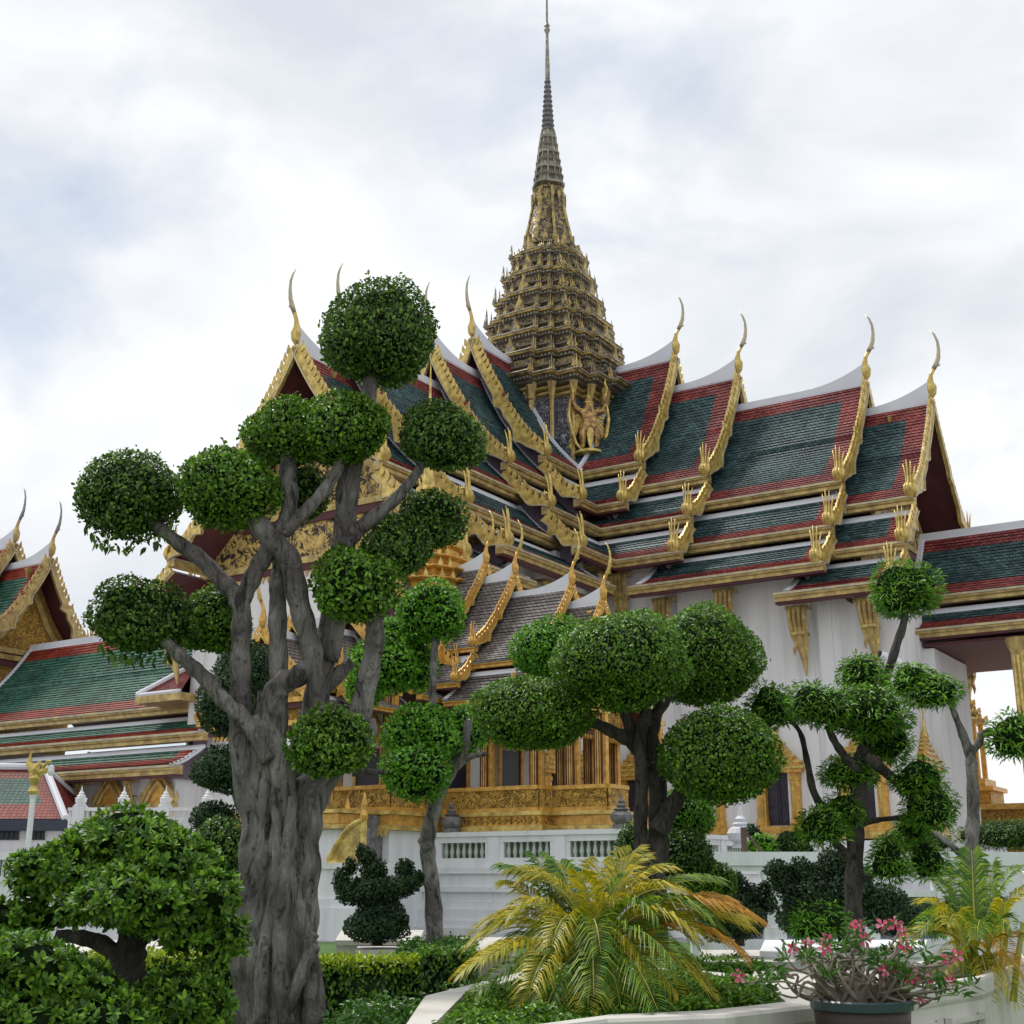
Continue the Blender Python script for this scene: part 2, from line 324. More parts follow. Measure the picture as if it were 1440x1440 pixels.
# ------------------------------------------------------------------ Thai roof kit
AZ = R(122.9); EU = Vector((math.sin(AZ), math.cos(AZ), 0)); EV = Vector((math.sin(AZ+math.pi/2), math.cos(AZ+math.pi/2), 0))
HALLC = Vector((2.591, 74.955, 0)); ROT = math.atan2(EU.y, EU.x)
def chofa_mesh(name, m1, m2, top=1.0):
    b = MB()
    pts = [(0, 0, -.35), (0.02, 0, -.1), (0.02, 0, .25), (-.03, 0, .62), (.04, 0, .95), (.2, 0, 1.25), (.36, 0, 1.5), (.5, 0, 1.85), (.56, 0, 2.3), (.54, 0, 2.75), (.42, 0, 3.15), (.22, 0, 3.5)]
    rad = [.05, .22, .27, .17, .11, .12, .15, .12, .09, .07, .055, .012]
    b.tube(pts[:6], rad[:6], 8, 0, .8); b.tube(pts[5:], rad[5:], 8, 1, .7)
    b.tube([(.36, 0, 1.46), (.52, 0, 1.40), (.60, 0, 1.48)], [.09, .05, .015], 6, 1, .6)
    b.sm = True
    return b.mesh(name, [m1, m2])
CHOFA = chofa_mesh('roof_horn', M['gold'], M['goldpale'])
CHOFAG = chofa_mesh('roof_horn_gilt', M['goldor'], M['gold'])
def hong_mesh(name, m1):
    b = MB()   # local +y = outwards from the roof edge, x = along the eave: a fluted cup running out into four slim horns
    for k, (dx, dy, ln) in enumerate([(-.21, .02, .85), (-.075, .10, 1.1), (.075, .12, 1.18), (.21, .05, 1.0)]):
        b.tube([(dx*.3, .0, -.16), (dx*.8, .12+dy, -.02), (dx*1.05, .2+dy, .2), (dx*1.05, .15+dy, .42), (dx*.72, .06+dy, .6), (dx*.85, .05+dy, .6+ln*.4), (dx*1.15, .0+dy, .6+ln*.75), (dx*1.35, -.05+dy, .6+ln)], [.05, .10, .118, .095, .06, .05, .036, .008], 6, 0)
    b.tube([(0, -.25, .1), (0, -.1, .0), (0, .12, .05), (0, .2, .3)], [.08, .12, .14, .12], 6, 0)
    b.tube([(-.24, .0, .6), (.24, .0, .6)], [.07, .07], 6, 0)
    b.tube([(0, .0, .35), (0, -.2, .55), (.02, -.24, .85)], [.1, .06, .01], 6, 0)
    b.sm = True
    return b.mesh(name, [m1])
HONG = hong_mesh('naga_finial', M['gold']); HONGG = hong_mesh('naga_finial_gilt', M['goldor'])
def curve(v0, z0, v1, z1, sag=.055, n=9, ts=None):
    pts = []; L_ = math.hypot(v1-v0, z1-z0); nx, nz = (z1-z0)/L_, -(v1-v0)/L_    # normal pointing inwards/down
    if nz > 0: nx, nz = -nx, -nz
    for t in (ts or [i/(n-1) for i in range(n)]):
        k = 4*t*(1-t)*sag*L_*(1.25 if t > .5 else 1)
        pts.append((v0+(v1-v0)*t+nx*k, z0+(z1-z0)*t+nz*k))
    return pts
def offs(pts, d):
    o = []
    for i, p in enumerate(pts):
        a = pts[max(0, i-1)]; b = pts[min(len(pts)-1, i+1)]; L_ = math.hypot(b[0]-a[0], b[1]-a[1]); tx, tz = (b[0]-a[0])/L_, (b[1]-a[1])/L_
        nx, nz = -tz, tx
        if nz < 0: nx, nz = -nx, -nz
        dd = d[i] if hasattr(d, '__len__') else d
        o.append((p[0]+nx*dd, p[1]+nz*dd))
    return o
def section(root, F, u0, u1, prof, st, low_u0=None, mid_u0=None, gable='plain', s=1.0, horn=True, barge=True, end_over=.9, label=None, sides=(1, -1)):
    """one telescoped section of a Thai roof: three tiers, cornices, bargeboards, finials. Frame F: x along the ridge (outwards)."""
    zr, vm, zm, vi, zi, vl, zl = prof
    G, Rr, W, U = st['tile'], st['border'], st['white'], st['under']
    tiers = [(0, zr, vm, zm, u0, .055)]
    if vi: tiers.append((vm-.32*s, zm-.62*s, vi, zi, u0 if mid_u0 is None else mid_u0, .05))
    if vl: tiers.append((vi-.32*s, zi-.62*s, vl, zl, u0 if low_u0 is None else low_u0, .04))
    rb = MB(); cbs = []; bbs = []
    corners = []
    for ti, (v0, z0, v1, z1, ua, sag) in enumerate(tiers):
        Ls = math.hypot(v1-v0, z1-z0)
        top = (.3 if ti == 0 else .42)*s; bot = (1.1 if ti == 0 else .95)*s; redtop = .9*s if ti == 0 else 0
        cuts = [0, top/Ls]+([(top+redtop)/Ls] if redtop else [])
        t_r = 1-bot/Ls
        rh = (.25 if s > .8 else .17); ts = [0, top/Ls]; kinds = ['w']; tcur = top/Ls
        for t_end, kd in (((top+redtop)/Ls, 'r'), (t_r, 'g'), (1.0, 'r')):
            nr_ = max(0, round((t_end-tcur)*Ls/rh))
            for k in range(nr_): ts.append(tcur+(t_end-tcur)*(k+1)/nr_); kinds.append(kd)
            if nr_: tcur = t_end
        ts[-1] = 1.0
        pts = curve(v0, z0, v1, z1, sag, ts=ts)
        arc = [0]
        for a, b_ in zip(pts, pts[1:]): arc.append(arc[-1]+math.hypot(b_[0]-a[0], b_[1]-a[1]))
        inn = offs(pts, -.14*s); lip = offs(pts, .045 if s > .8 else .03)
        us = [ua, ua+.26*s, u1-(1.15 if ti == 0 else 1.0)*s, u1-.16*s, u1]
        if us[2] < us[1]+.05: us = [ua, ua+.1*s, ua+(u1-ua)*.4, u1-.1*s, u1]
        ck = ['w', 'g', 'r', 'w']
        for sg in sides:
            for i in range(len(pts)-1):
                for j in range(4):
                    k = kinds[i]
                    c = ck[j]
                    kk = W if (k == 'w' or c == 'w') else (Rr if (k == 'r' or c == 'r') else G)
                    mi = {id(W): 2, id(Rr): 1, id(G): 0}[id(kk)] if kk is not W else 2
                    a, b_ = pts[i], (pts[i+1] if k == 'w' else lip[i+1]); ux, uy = us[j], us[j+1]
                    q = [(ux, sg*a[0], a[1]), (uy, sg*a[0], a[1]), (uy, sg*b_[0], b_[1]), (ux, sg*b_[0], b_[1])]
                    if sg > 0: q = q[::-1]; uvq = [(ux, arc[i+1]), (uy, arc[i+1]), (uy, arc[i]), (ux, arc[i])]
                    else: uvq = [(ux, arc[i]), (uy, arc[i]), (uy, arc[i+1]), (ux, arc[i+1])]
                    rb.add(q, [(0, 1, 2, 3)], mi, [uvq])
                    if k != 'w':
                        a, b_ = lip[i+1], pts[i+1]; q = [(ux, sg*a[0], a[1]), (uy, sg*a[0], a[1]), (uy, sg*b_[0], b_[1]), (ux, sg*b_[0], b_[1])]
                        rb.add(q[::-1] if sg > 0 else q, [(0, 1, 2, 3)], mi, [[(ux, arc[i+1]), (uy, arc[i+1]), (uy, arc[i+1]+.02), (ux, arc[i+1]+.02)]])
                a, b_ = inn[i], inn[i+1]
                q = [(ua, sg*a[0], a[1]), (u1, sg*a[0], a[1]), (u1, sg*b_[0], b_[1]), (ua, sg*b_[0], b_[1])]
                rb.add(q if sg > 0 else q[::-1], [(0, 1, 2, 3)], 3)
                for uu in (ua, u1):
                    rb.add([(uu, sg*pts[i][0], pts[i][1]), (uu, sg*pts[i+1][0], pts[i+1][1]), (uu, sg*inn[i+1][0], inn[i+1][1]), (uu, sg*inn[i][0], inn[i][1])], [(0, 1, 2, 3)], 2)
            # raised white flashing on the inner edge
            rb.strip([(sg*p[0], p[1]) for p in offs(pts, .07*s)], [(sg*p[0], p[1]) for p in offs(pts, -.05*s)], ua-.03, ua+.2*s, 0, 2)
            # cornice: pale top fillet, gold roll, gold band, dark soffit board
            cb = MB(); bb = MB(); cbs.append(cb); bbs.append(bb)
            e = u1+(.10 if ti < 2 else .25)*s; ub = ua-(.05 if ti < 2 else .5)*s
            y1_, zz = v1, z1
            def bx(ya, yb, za, zb, mi):
                cb.box(ub, e, min(sg*ya, sg*yb), max(sg*ya, sg*yb), za, zb, mi)
            bx(y1_-.45*s, y1_+.10*s, zz-.14*s, zz-.03*s, 1)
            bx(y1_-.45*s, y1_+.04*s, zz-.26*s, zz-.143*s, 0)
            cb.tube([(ub+.005, sg*(y1_+.02*s), zz-.20*s), (e-.005, sg*(y1_+.02*s), zz-.20*s)], .065*s, 8, 0)
            bx(y1_-.45*s, y1_-.03*s, zz-.44*s, zz-.263*s, 0)
            if ti == len(tiers)-1: bx(y1_-.5*s, y1_-.09*s, zz-.54*s, zz-.443*s, 2)
            # bargeboard with saw teeth
            if barge:
                n = 41; P = curve(v0 if ti else 0, z0, v1, z1, sag, n=n)
                if ti == 0: P = P[:]
                wob = [(.10*s*math.sin((k/(n-1)-.45)*2*math.pi*2.2) if k/(n-1) > .45 else 0) for k in range(n)] if ti == 0 else [.07*s*math.sin(k/(n-1)*2*math.pi*1.2) for k in range(n)]
                upo = [.16*s+wob[k]*.3 for k in range(n)]
                lo = []
                for k in range(n):
                    t = k/(n-1)
                    if ti == 0: d = .26+.34*math.exp(-((t-.50)/.035)**2)+.10*math.exp(-((t-.60)/.05)**2)+.34*math.exp(-((t-.78)/.035)**2)+.12*math.exp(-((t-.86)/.05)**2)-.08*math.exp(-((t-.56)/.03)**2)
                    else: d = .20+.42*math.exp(-((t-.32)/.07)**2)+.16*math.exp(-((t-.7)/.12)**2)
                    lo.append(-d*s+wob[k])
                A = offs(P, upo); B = offs(P, lo)
                bb.strip([(sg*p[0], p[1]) for p in A], [(sg*p[0], p[1]) for p in B], u1+.01, u1+.15*s, 0, 0)
                B2 = offs(P, [lo[k]+.07*s for k in range(n)]); B3 = offs(P, [lo[k]+.0*s for k in range(n)])
                bb.strip([(sg*p[0], p[1]) for p in B2], [(sg*p[0], p[1]) for p in B3], u1+.152*s, u1+.2*s, 0, 1)
                # teeth
                Lt = Ls; nteeth = max(4, int(Lt/(.44*s)))
                for k in range(nteeth):
                    t = (k+.3)/nteeth*.93+.03; i = t*(n-1); i0 = int(i); fr = i-i0
                    a = A[i0]; b_ = A[min(n-1, i0+1)]; px_, pz_ = a[0]+(b_[0]-a[0])*fr, a[1]+(b_[1]-a[1])*fr
                    tx, tz = b_[0]-a[0], b_[1]-a[1]; l_ = math.hypot(tx, tz); tx /= l_; tz /= l_; nx, nz = -tz, tx
                    if nz < 0: nx, nz = -nx, -nz
                    w_ = .15*s; h_ = .42*s
                    poly = [(px_-tx*w_-nx*.05, pz_-tz*w_-nz*.05), (px_+tx*w_-nx*.05, pz_+tz*w_-nz*.05), (px_+tx*w_*.5+nx*h_*.55, pz_+tz*w_*.5+nz*h_*.55), (px_-tx*w_*2.2+nx*h_*.8, pz_-tz*w_*2.2+nz*h_*.8), (px_-tx*w_*1.2+nx*h_*.35, pz_-tz*w_*1.2+nz*h_*.35)]
                    bb.prism([(sg*p[0], p[1]) for p in poly], u1+.03, u1+.12*s, 0, 1 if k % 1 else 0)
            corners.append((sg, v1, z1, ti))
    sec = ob('roof_section', rb, [G, Rr, W, U], root, F)
    if label: sec['label'] = label
    # ridge cap sweeping up to the finial
    rc = MB(); n = 15; Lr = u1-u0; up = []; lo = []
    for k in range(n):
        t = k/(n-1); x = u0+(Lr-.0)*t; d = (u1-x)/(3.4*s)
        h_ = .14*s+(.85*s*max(0, 1-d)**2.1 if horn else .1*s*max(0, 1-d)**2)
        up.append((x, zr+h_)); lo.append((x, zr-.22*s))
    rc.strip(up, lo, -.13*s, .13*s, 1, 0)
    ob('ridge_cap', rc, [W], sec, F)
    for cb in cbs: ob('eave_cornice', cb, [st['gold2'], st['fillet'], st['under']], sec, F)
    if barge:
        for bb in bbs: ob('bargeboard', bb, [st['gold'], st['gold3']], sec, F)
    if horn:
        h_ = link('roof_horn', st['chofa'], sec, F @ T(u1+.1*s, 0, zr+.38*s) @ S(s*st.get('hs', 1)))
    if barge:
        for sg, v1, z1, ti in corners:
            link('naga_finial', st['hong'], sec, F @ T(u1-.02, sg*(v1-.1*s), z1+.02*s) @ RZ(0 if sg > 0 else math.pi) @ S(s*(1.0 if ti == 0 else .95)*st.get('ns', 1)))
    # gable wall
    if gable:
        gx = u1-end_over*s
        P = offs(curve(0, zr, vm, zm, .055, n=8), -.2*s)
        P[0] = (0.01, zr-.35*s)
        pr = list(P)+([(vm-.5*s, zm-.75*s)] if vi else [(vm-.4*s, zm-.6*s)])
        if vi: pr += [(vi-.35*s, zi-.2*s), (vi-.5*s, zi-.7*s)]
        if vl: pr += [(vl-.45*s, zl-.25*s), (vl-.9*s, zl-.55*s)]
        poly = [(p[0], p[1]) for p in pr]+[(-p[0], p[1]) for p in pr[::-1]]
        gm = MB()
        # fan of quads between mirrored points keeps it planar and convex enough
        for a, b_ in zip(pr, pr[1:]):
            gm.add([(gx, -a[0], a[1]), (gx, a[0], a[1]), (gx, b_[0], b_[1]), (gx, -b_[0], b_[1])], [(0, 1, 2, 3)], 0)
            gm.add([(gx-.3, -a[0], a[1]), (gx-.3, a[0], a[1]), (gx-.3, b_[0], b_[1]), (gx-.3, -b_[0], b_[1])], [(3, 2, 1, 0)], 0)
        if gable == 'ornate' and vl:
            gm.box(gx-.25, gx+.03, -(vi-.55*s), vi-.55*s, zl-1.2*s, zi-1.05*s, 3)
        if gable == 'ornate':
            # gilded frame of the pediment and its base mouldings
            for sg in (1, -1):
                gm.strip([(sg*p[0], p[1]) for p in offs(P, -.5*s)], [(sg*p[0], p[1]) for p in offs(P, -.85*s)], gx+.01, gx+.16, 0, 1)
            zb = zm-1.15*s
            gm.box(gx+.01, gx+.22, -(vm-.5*s), vm-.5*s, zb, zb+.3*s, 1); gm.box(gx+.01, gx+.14, -(vm-.6*s), vm-.6*s, zb-.35*s, zb-.01, 2)
            zb = (zi or zm)-.75*s; vi_ = vi or vm
            gm.box(gx+.01, gx+.24, -(vi_-.4*s), vi_-.4*s, zb, zb+.32*s, 1); gm.box(gx+.01, gx+.16, -(vi_-.5*s), vi_-.5*s, zb-.3*s, zb-.01, 2)
            for k in range(int((vi_-.6*s)*2/.34/s)):
                y = -(vi_-.6*s)+.34*s*k+.1; gm.prism([(y, zb-.31*s), (y+.13*s, zb-.62*s), (y+.26*s, zb-.31*s)], gx+.02, gx+.1, 0, 1)
        ob('gable_wall', gm, [st['gable'] if gable == 'ornate' else st['under2'], st['gold2'], st['under'], M['wall']], sec, F)
    return sec
HST = dict(tile=M['green'], border=M['red'], white=M['white'], under=M['soffit'], under2=M['purple'], gold=M['gold'], gold2=M['golddull'], gold3=M['goldpale'], fillet=M['goldpale'], chofa=CHOFA, hong=HONG, gable=M['relief'])
# ------------------------------------------------------------------ throne hall
BASEZ = 3.2
hall = thing('throne_hall', 'great white-walled throne hall with green and red tiled roofs and a tall gilt spire', 'throne hall', HALLC+Vector((0, 0, BASEZ)), ROT)
HF = T(*HALLC) @ RZ(ROT)
RF = HF; FF = HF @ RZ(-math.pi/2)
z = EYE
P_ = {'A': (30.15-.45+z, 4.85, 21.88+z, 7.0, 19.07+z, None, None), 'B': (28.12-.45+z, 5.0, 20.38+z, 7.4, 17.65+z, 9.15, 15.36+z),
      'C': (26.14-.45+z, 5.45, 18.75+z, 7.5, 16.02+z, 9.6, 13.79+z), 'D': (24.41-.45+z, 5.35, 17.45+z, 7.55, 14.74+z, 9.7, 12.55+z)}
U_ = {'A': 8.59, 'B': 12.46, 'C': 19.72, 'D': 23.06}
for F in (RF, FF):
    section(hall, F, 1.5, U_['A'], P_['A'], HST)
    fl = MB(); Pc = curve(0, P_['A'][0], 4.85, P_['A'][2], .055, n=9)
    for sg in (1, -1): fl.strip([(sg*p[0], p[1]) for p in offs(Pc[2:], .16)], [(sg*p[0], p[1]) for p in offs(Pc[2:], -.05)], 4.5, 4.72, 0, 0)
    ob('roof_flashing', fl, M['white'], hall, F)
    section(hall, F, U_['A']-.9, U_['B'], P_['B'], HST, mid_u0=4.5, low_u0=4.5)
    section(hall, F, U_['B']-.9, U_['C'], P_['C'], HST, low_u0=U_['B']-1.9)
    section(hall, F, U_['C']-.9, U_['D'], P_['D'], HST, low_u0=U_['C']-1.6, gable='ornate', end_over=2.1)
# walls
wb = MB()
def hallwalls(F, rot):
    b = MB()
    for (a, c, hw, zt) in ((0, 12.0, 7.4, P_['B'][6]+.1), (11.8, 18.95, 7.65, P_['C'][6]+.1), (18.9, 22.6, 7.85, P_['D'][6]+.1)):
        c = c if rot == 0 or c < 19 else 20.85; b.box(a, c, -hw, (hw if rot or c < 19 else 1.9), BASEZ, zt, 0)
        # base mouldings
        hb = hw if rot or c < 19 else 1.9; b.box(a+.02, c+.12, -hw-.25, hb+.25, BASEZ, BASEZ+.35, 0); b.box(a+.03, c+.06, -hw-.12, hb+.12, BASEZ+.352, BASEZ+.6, 0)
    # pilasters
    for u, hw in ((14.2, 7.65), (18.3, 7.65), (11.0, 7.4), (19.3, 7.85)):
        for sg in (1, -1):
            y0, y1 = sorted((sg*(hw-.05), sg*(hw+.09)))
            if sg < 0 or u < 19 or rot: b.box(u-.32, u+.32, y0, y1, BASEZ+.61, P_['D'][6] if u > 18 else P_['C'][6]-.4, 0)
    for y in ((-7.4, -4.6, 1.5) if rot == 0 else (-7.4, -4.6, 4.6, 7.4)):
        b.box((22.55 if rot == 0 else 20.8), (22.72 if rot == 0 else 20.97), y-.38, y+.38, BASEZ+.61, P_['D'][6]-.5, 0)
    return b
ob('wall', hallwalls(RF, 0), M['wall'], hall, RF); ob('wall', hallwalls(FF, 1), M['wall'], hall, FF)
fb = MB(); fb.box(-23, 23.5, -9.2, 5, 0, BASEZ-.01, 0); fb.box(-9.2, 9.2, -21.6, 9.5, 0, BASEZ-.015, 0); ob('foundation', fb, M['terrace'], hall, RF)
# eave brackets
def bracket_mesh():
    b = MB()   # origin: top of bracket under the eave, y outwards; hangs down to the wall
    H = 3.0
    for dx in (-.36, -.12, .12, .36):
        b.tube([(dx, .05, .05), (dx*.95, .1, -.5), (dx*.75, -.15, -1.3), (dx*.55, -.42, -1.75)], [.14, .12, .13, .08], 6, 0)
    b.tube([(0, -.1, -1.0), (0, -.35, -1.7), (0, -.62, -2.3), (0, -.78, -H)], [.2, .24, .15, .03], 8, 0)
    b.tube([(.2, -.3, -1.5), (.26, -.12, -1.9), (.22, -.02, -2.15)], [.12, .09, .02], 6, 0)
    b.tube([(-.2, -.4, -1.5), (-.26, -.3, -1.9), (-.24, -.25, -2.15)], [.12, .08, .02], 6, 0)
    b.box(-.5, .5, -.5, .2, -.02, .14, 1); b.box(-.36, .36, -.52, .12, -1.22, -1.08, 1)
    return b.mesh('eave_bracket', [M['golddull'], M['spiregold']])
BRK = bracket_mesh()
for F in (RF, FF):
    for u, hw, zz in ((8.9, 7.5, P_['B'][6]), (11.3, 7.5, P_['C'][6]), (14.7, 7.8, P_['C'][6]), (18.3, 7.9, P_['D'][6]+.0), (21.6, 7.95, P_['D'][6])):
        for sg in (1, -1):
            link('eave_bracket', BRK, hall, F @ T(u, sg*(hw+.8), zz-.65) @ RZ(0 if sg > 0 else math.pi))
# windows
def window_obj(parent, F, u, hw, sg, w_=1.2, z0=3.95, h_=2.3, tall=1.9, st='gold', frame_name='window'):
    W = F @ T(u, sg*hw, 0) @ RZ(0 if sg > 0 else math.pi)      # y outwards
    fr = MB(); x = w_/2
    for sx in (-1, 1):
        a, c = sorted((sx*x, sx*(x+.42)))
        fr.box(a, c, .02, .32, z0-.05, z0+h_, 0); fr.box(a-.04, c+.04, .02, .38, z0-.25, z0+.25, 0); fr.box(a-.03, c+.03, .02, .37, z0+h_-.35, z0+h_-.15, 0)
        fr.tube([(sx*(x+.14), .34, z0+.3), (sx*(x+.14), .34, z0+h_-.4)], .07, 6, 1)
    for k, (e, hh) in enumerate([(.62, .28), (.72, .14), (.55, .2)]):
        pass
    fr.box(-x-.62, x+.62, .02, .5, z0-.36, z0-.06, 0); fr.box(-x-.75, x+.75, .02, .62, z0-.66, z0-.37, 1); fr.box(-x-.6, x+.6, .02, .45, z0-.95, z0-.67, 2)
    ob_z = z0+h_
    fr.box(-x-.6, x+.6, .02, .5, ob_z, ob_z+.16, 0); fr.box(-x-.7, x+.7, .02, .58, ob_z+.163, ob_z+.28, 1)
    zz = ob_z+.29; e = x+.55
    for k in range(5):
        hh = .24*(1-.08*k)
        fr.box(-e, e, .02, .45-.05*k, zz, zz+hh*.55, 0); fr.box(-e-.06, e+.06, .02, .49-.05*k, zz+hh*.553, zz+hh, 1)
        nsp = max(2, 6-k)
        for q in range(nsp):
            xx = -e+2*e*(q+.5)/nsp; fr.prism([(xx-.09, zz+hh), (xx, zz+hh+.24), (xx+.09, zz+hh)], .3-.05*k, .4-.05*k, 1, 0)
        zz += hh+.02; e *= .72
    fr.lathe([(.16, 0), (.2, .1), (.12, .3), (.07, .55), (.05, .8), (.01, tall)], (0, .16, zz), 8, 1)
    w = ob('window', fr, [M['goldor'], M['gold'], M['soffit']], parent, W)
    sh = MB()
    sh.box(-x, x, .015, .03, z0, z0+h_, 0)
    sh.box(-x+.02, -x+.16, .03, .16, z0, z0+h_, 1); 
    sh.box(-.02, .02, .03, .08, z0, z0+h_, 0)
    for q in range(3):
        sh.box(.1, x-.08, .03, .07, z0+.12+q*.75, z0+.72+q*.75, 0); sh.box(-x+.2, -.08, .03, .07, z0+.12+q*.75, z0+.72+q*.75, 0)
    ob('shutter', sh, [M['shutter'], M['whitem']], w, W)
    return w
for F, sg in ((RF, -1), (FF, 1)):
    for u, hw in ((16.6, 7.65), (20.6, 7.85), (12.9, 7.65), (9.3, 7.4)):
        if not (F is FF and u > 20): window_obj(hall, F, u, hw, sg)
for y_ in (-5.6, -2.0):
    window_obj(hall, RF @ T(22.6, y_, 0) @ RZ(-math.pi/2), 0, 0.0, 1, tall=2.6)
# ------------------------------------------------------------------ spire of the throne hall
def plan(a, z, k=1.0):
    q = [(1, .34), (.9, .34), (.9, .56), (.79, .56), (.79, .79), (.56, .79), (.56, .9), (.34, .9), (.34, 1)]
    o = []
    for r_ in range(4):
        c, s_ = [(1, 0), (0, 1), (-1, 0), (0, -1)][r_]
        for x, y in q: o.append((a*(x*c-y*s_), a*(x*s_+y*c), z))
    return o
def zfit(y, a): return EYE+(zpx(y)-EYE)*(1-.5*a/75)   # the side corners stand nearer than the axis
def zpx(y, D=75.0):   # height of a point of the spire axis seen at row y
    r = ray(775, y); return EYE+r[2]*D/r[1]
SP = ob('spire', (lambda b: (b.loft([plan(4.55, 17.0), plan(4.55, zfit(556, 5.2)), plan(4.9, zfit(553, 5.2))], 0), b)[1])(MB()), [M['mosaic']], hall, HF)
def flame(b, x, y, z, ang, w_, h_, mi=0):
    c, s_ = math.cos(ang), math.sin(ang)
    prof = [(-.5, 0), (.5, 0), (.55, .3), (.3, .55), (.12, .75), (0, 1), (-.12, .75), (-.3, .55), (-.55, .3)]
    t = .12*w_+.03
    f = [(x+c*t-s_*p[0]*w_, y+s_*t+c*p[0]*w_, z+p[1]*h_) for p in prof]; k = [(x-c*t-s_*p[0]*w_, y-s_*t+c*p[0]*w_, z+p[1]*h_) for p in prof]
    n = len(prof); b.add(f+k, [tuple(range(n)), tuple(range(2*n-1, n-1, -1))]+[(i, n+i, n+(i+1) % n, (i+1) % n) for i in range(n)], mi)
TI = [(548, 133), (514, 112), (482, 98), (451, 85), (420, 73), (389, 62), (359, 51)]
dep = lambda y: 75*math.cos(PITCH)+(zpx(y)-EYE)*math.sin(PITCH)
for k, (y, hw) in enumerate(TI):
    a = hw*dep(y)/1800/1.015; zt = zfit(y, a)
    if k+1 < len(TI): an = TI[k+1][1]*dep(TI[k+1][0])/1800/1.015; zn = zfit(TI[k+1][0], an)
    else: zn = zt+.9; an = a*.72
    b = MB(); h_ = zn-zt
    ri = a-.12*a-.28 if k+1 < len(TI) else a*.75
    seq = [(a*.84, zt-.52), (a*.90, zt-.46), (a*.90, zt-.36), (a*.94, zt-.33), (a*.94, zt-.18), (a*1.0, zt-.15), (a*1.01, zt-.03), (a*1.025, zt-.02), (a*1.02, zt+.05), (a*.95, zt+.07)]
    b.loft([plan(r, zz) for r, zz in seq[:5]], 1); b.loft([plan(r, zz) for r, zz in seq[4:7]], 0); b.loft([plan(r, zz) for r, zz in seq[6:]], 3)
    b.loft([plan(ri, zt+.05), plan(ri, zn-.55), plan(an*.9, zn-.42)], 2)
    b.loft([plan(ri+.15, zt+.06), plan(ri+.15, zt+.16), plan(ri+.3, zt+.2), plan(ri+.05, zt+.3)], 0)
    mid = zt+h_*.42
    b.loft([plan(ri+.02, mid-.1), plan(ri+.2, mid-.05), plan(ri+.2, mid+.05), plan(ri+.02, mid+.1)], 1)
    # antefixes on the cornice edge
    base = plan(a*.93, 0); n9 = len(base)
    def prongs(x, y, zz, ang, w_, h_, mi=0):
        for q_, hh_ in ((-1, .72), (0, 1), (1, .8)):
            ox, oy = -math.sin(ang)*q_*w_, math.cos(ang)*q_*w_
            b.tube([(x+ox*.6, y+oy*.6, zz), (x+ox*1.1+math.cos(ang)*.06, y+oy*1.1+math.sin(ang)*.06, zz+h_*.25*hh_), (x+ox*.8, y+oy*.8, zz+h_*.55*hh_), (x+ox*1.1, y+oy*1.1, zz+h_*hh_)], [w_*.45, w_*.5, w_*.25, .01], 5, mi)
    for i in range(n9):
        p = base[i]; q = base[(i+1) % n9]; ang = math.atan2(p[1]+q[1], p[0]+q[0]); L_ = math.hypot(q[0]-p[0], q[1]-p[1])
        if i % 9 in (0, 2, 4, 6, 8): prongs(p[0]*.96, p[1]*.96, zt+.05, math.atan2(p[1], p[0]), .13, h_*.62, 0)
        if i % 9 == 4: prongs(p[0]*1.04, p[1]*1.04, zt+.0, math.atan2(p[1], p[0]), .22, (1.5 if i != 31 else 1.0)*(1-.05*k), 3 if i != 31 else 0)
        if L_ > a*.5:
            for j in range(5):
                t = (j+.5)/5; x = p[0]+(q[0]-p[0])*t; yy = p[1]+(q[1]-p[1])*t
                if j == 2: flame(b, x, yy, zt+.05, ang, .62, h_*.72, 0); flame(b, x*1.01, yy*1.01, zt+.05, ang, .3, h_*.5, 3)
                else: prongs(x, yy, zt+.05, ang, .06, .34, 0)
    # dentils under the cornice and inlaid wall panels
    bd = plan(a*.955, 0)
    for i in range(n9):
        p = bd[i]; q = bd[(i+1) % n9]; L_ = math.hypot(q[0]-p[0], q[1]-p[1]); m_ = max(2, int(L_/.22))
        for j in range(m_):
            t = (j+.5)/m_; x = p[0]+(q[0]-p[0])*t; yy = p[1]+(q[1]-p[1])*t; b.box(x-.05, x+.05, yy-.05, yy+.05, zt-.33, zt-.19, 3)
    ob('spire_tier', b, [M['spiregold'], M['spiredark'], M['spire'], M['spiregrey']], SP, HF)
# bell, rings, needle
b = MB()
zb0, zb1, zb2, zb3, zk, ztop = zpx(357), zpx(265), zpx(187), zpx(112), zpx(40), zpx(-45)
d_ = dep(300)/1800
def bellring(r, z, tw=.16):
    n = 32; return [(r*(1+tw*abs(math.cos(2*t)))*math.cos(t), r*(1+tw*abs(math.cos(2*t)))*math.sin(t), z) for t in [2*math.pi*i/n for i in range(n)]]
hh = zb1-zb0
bp_ = [(1.62, 0), (1.62, .04), (1.45, .07), (1.36, .2), (1.16, .4), (1.0, .6), (.9, .78), (.84, .9), (.9, .93), (.78, .97), (.74, 1)]
b.loft([bellring(r, zb0+t*hh) for r, t in bp_], 0)
for i in range(8):
    t = 2*math.pi*i/8+math.pi/4*.0; big = i % 2 == 0
    b.tube([(r*1.13*math.cos(t), r*1.13*math.sin(t), zb0+tt*hh) for r, tt in bp_[2:9]], [.16 if big else .1]*7, 6, 1)
for i in range(16):
    t = 2*math.pi*i/16; flame(b, 1.6*math.cos(t), 1.6*math.sin(t), zb0+.1, t, .32, 1.0, 1)
    flame(b, 1.1*math.cos(t), 1.1*math.sin(t), zb0+hh*.86, t, .22, -.9, 1)
ob('spire_bell', b, [M['spire'], M['spiregold']], SP, HF)
b = MB()
n = 7; z0_ = zb1
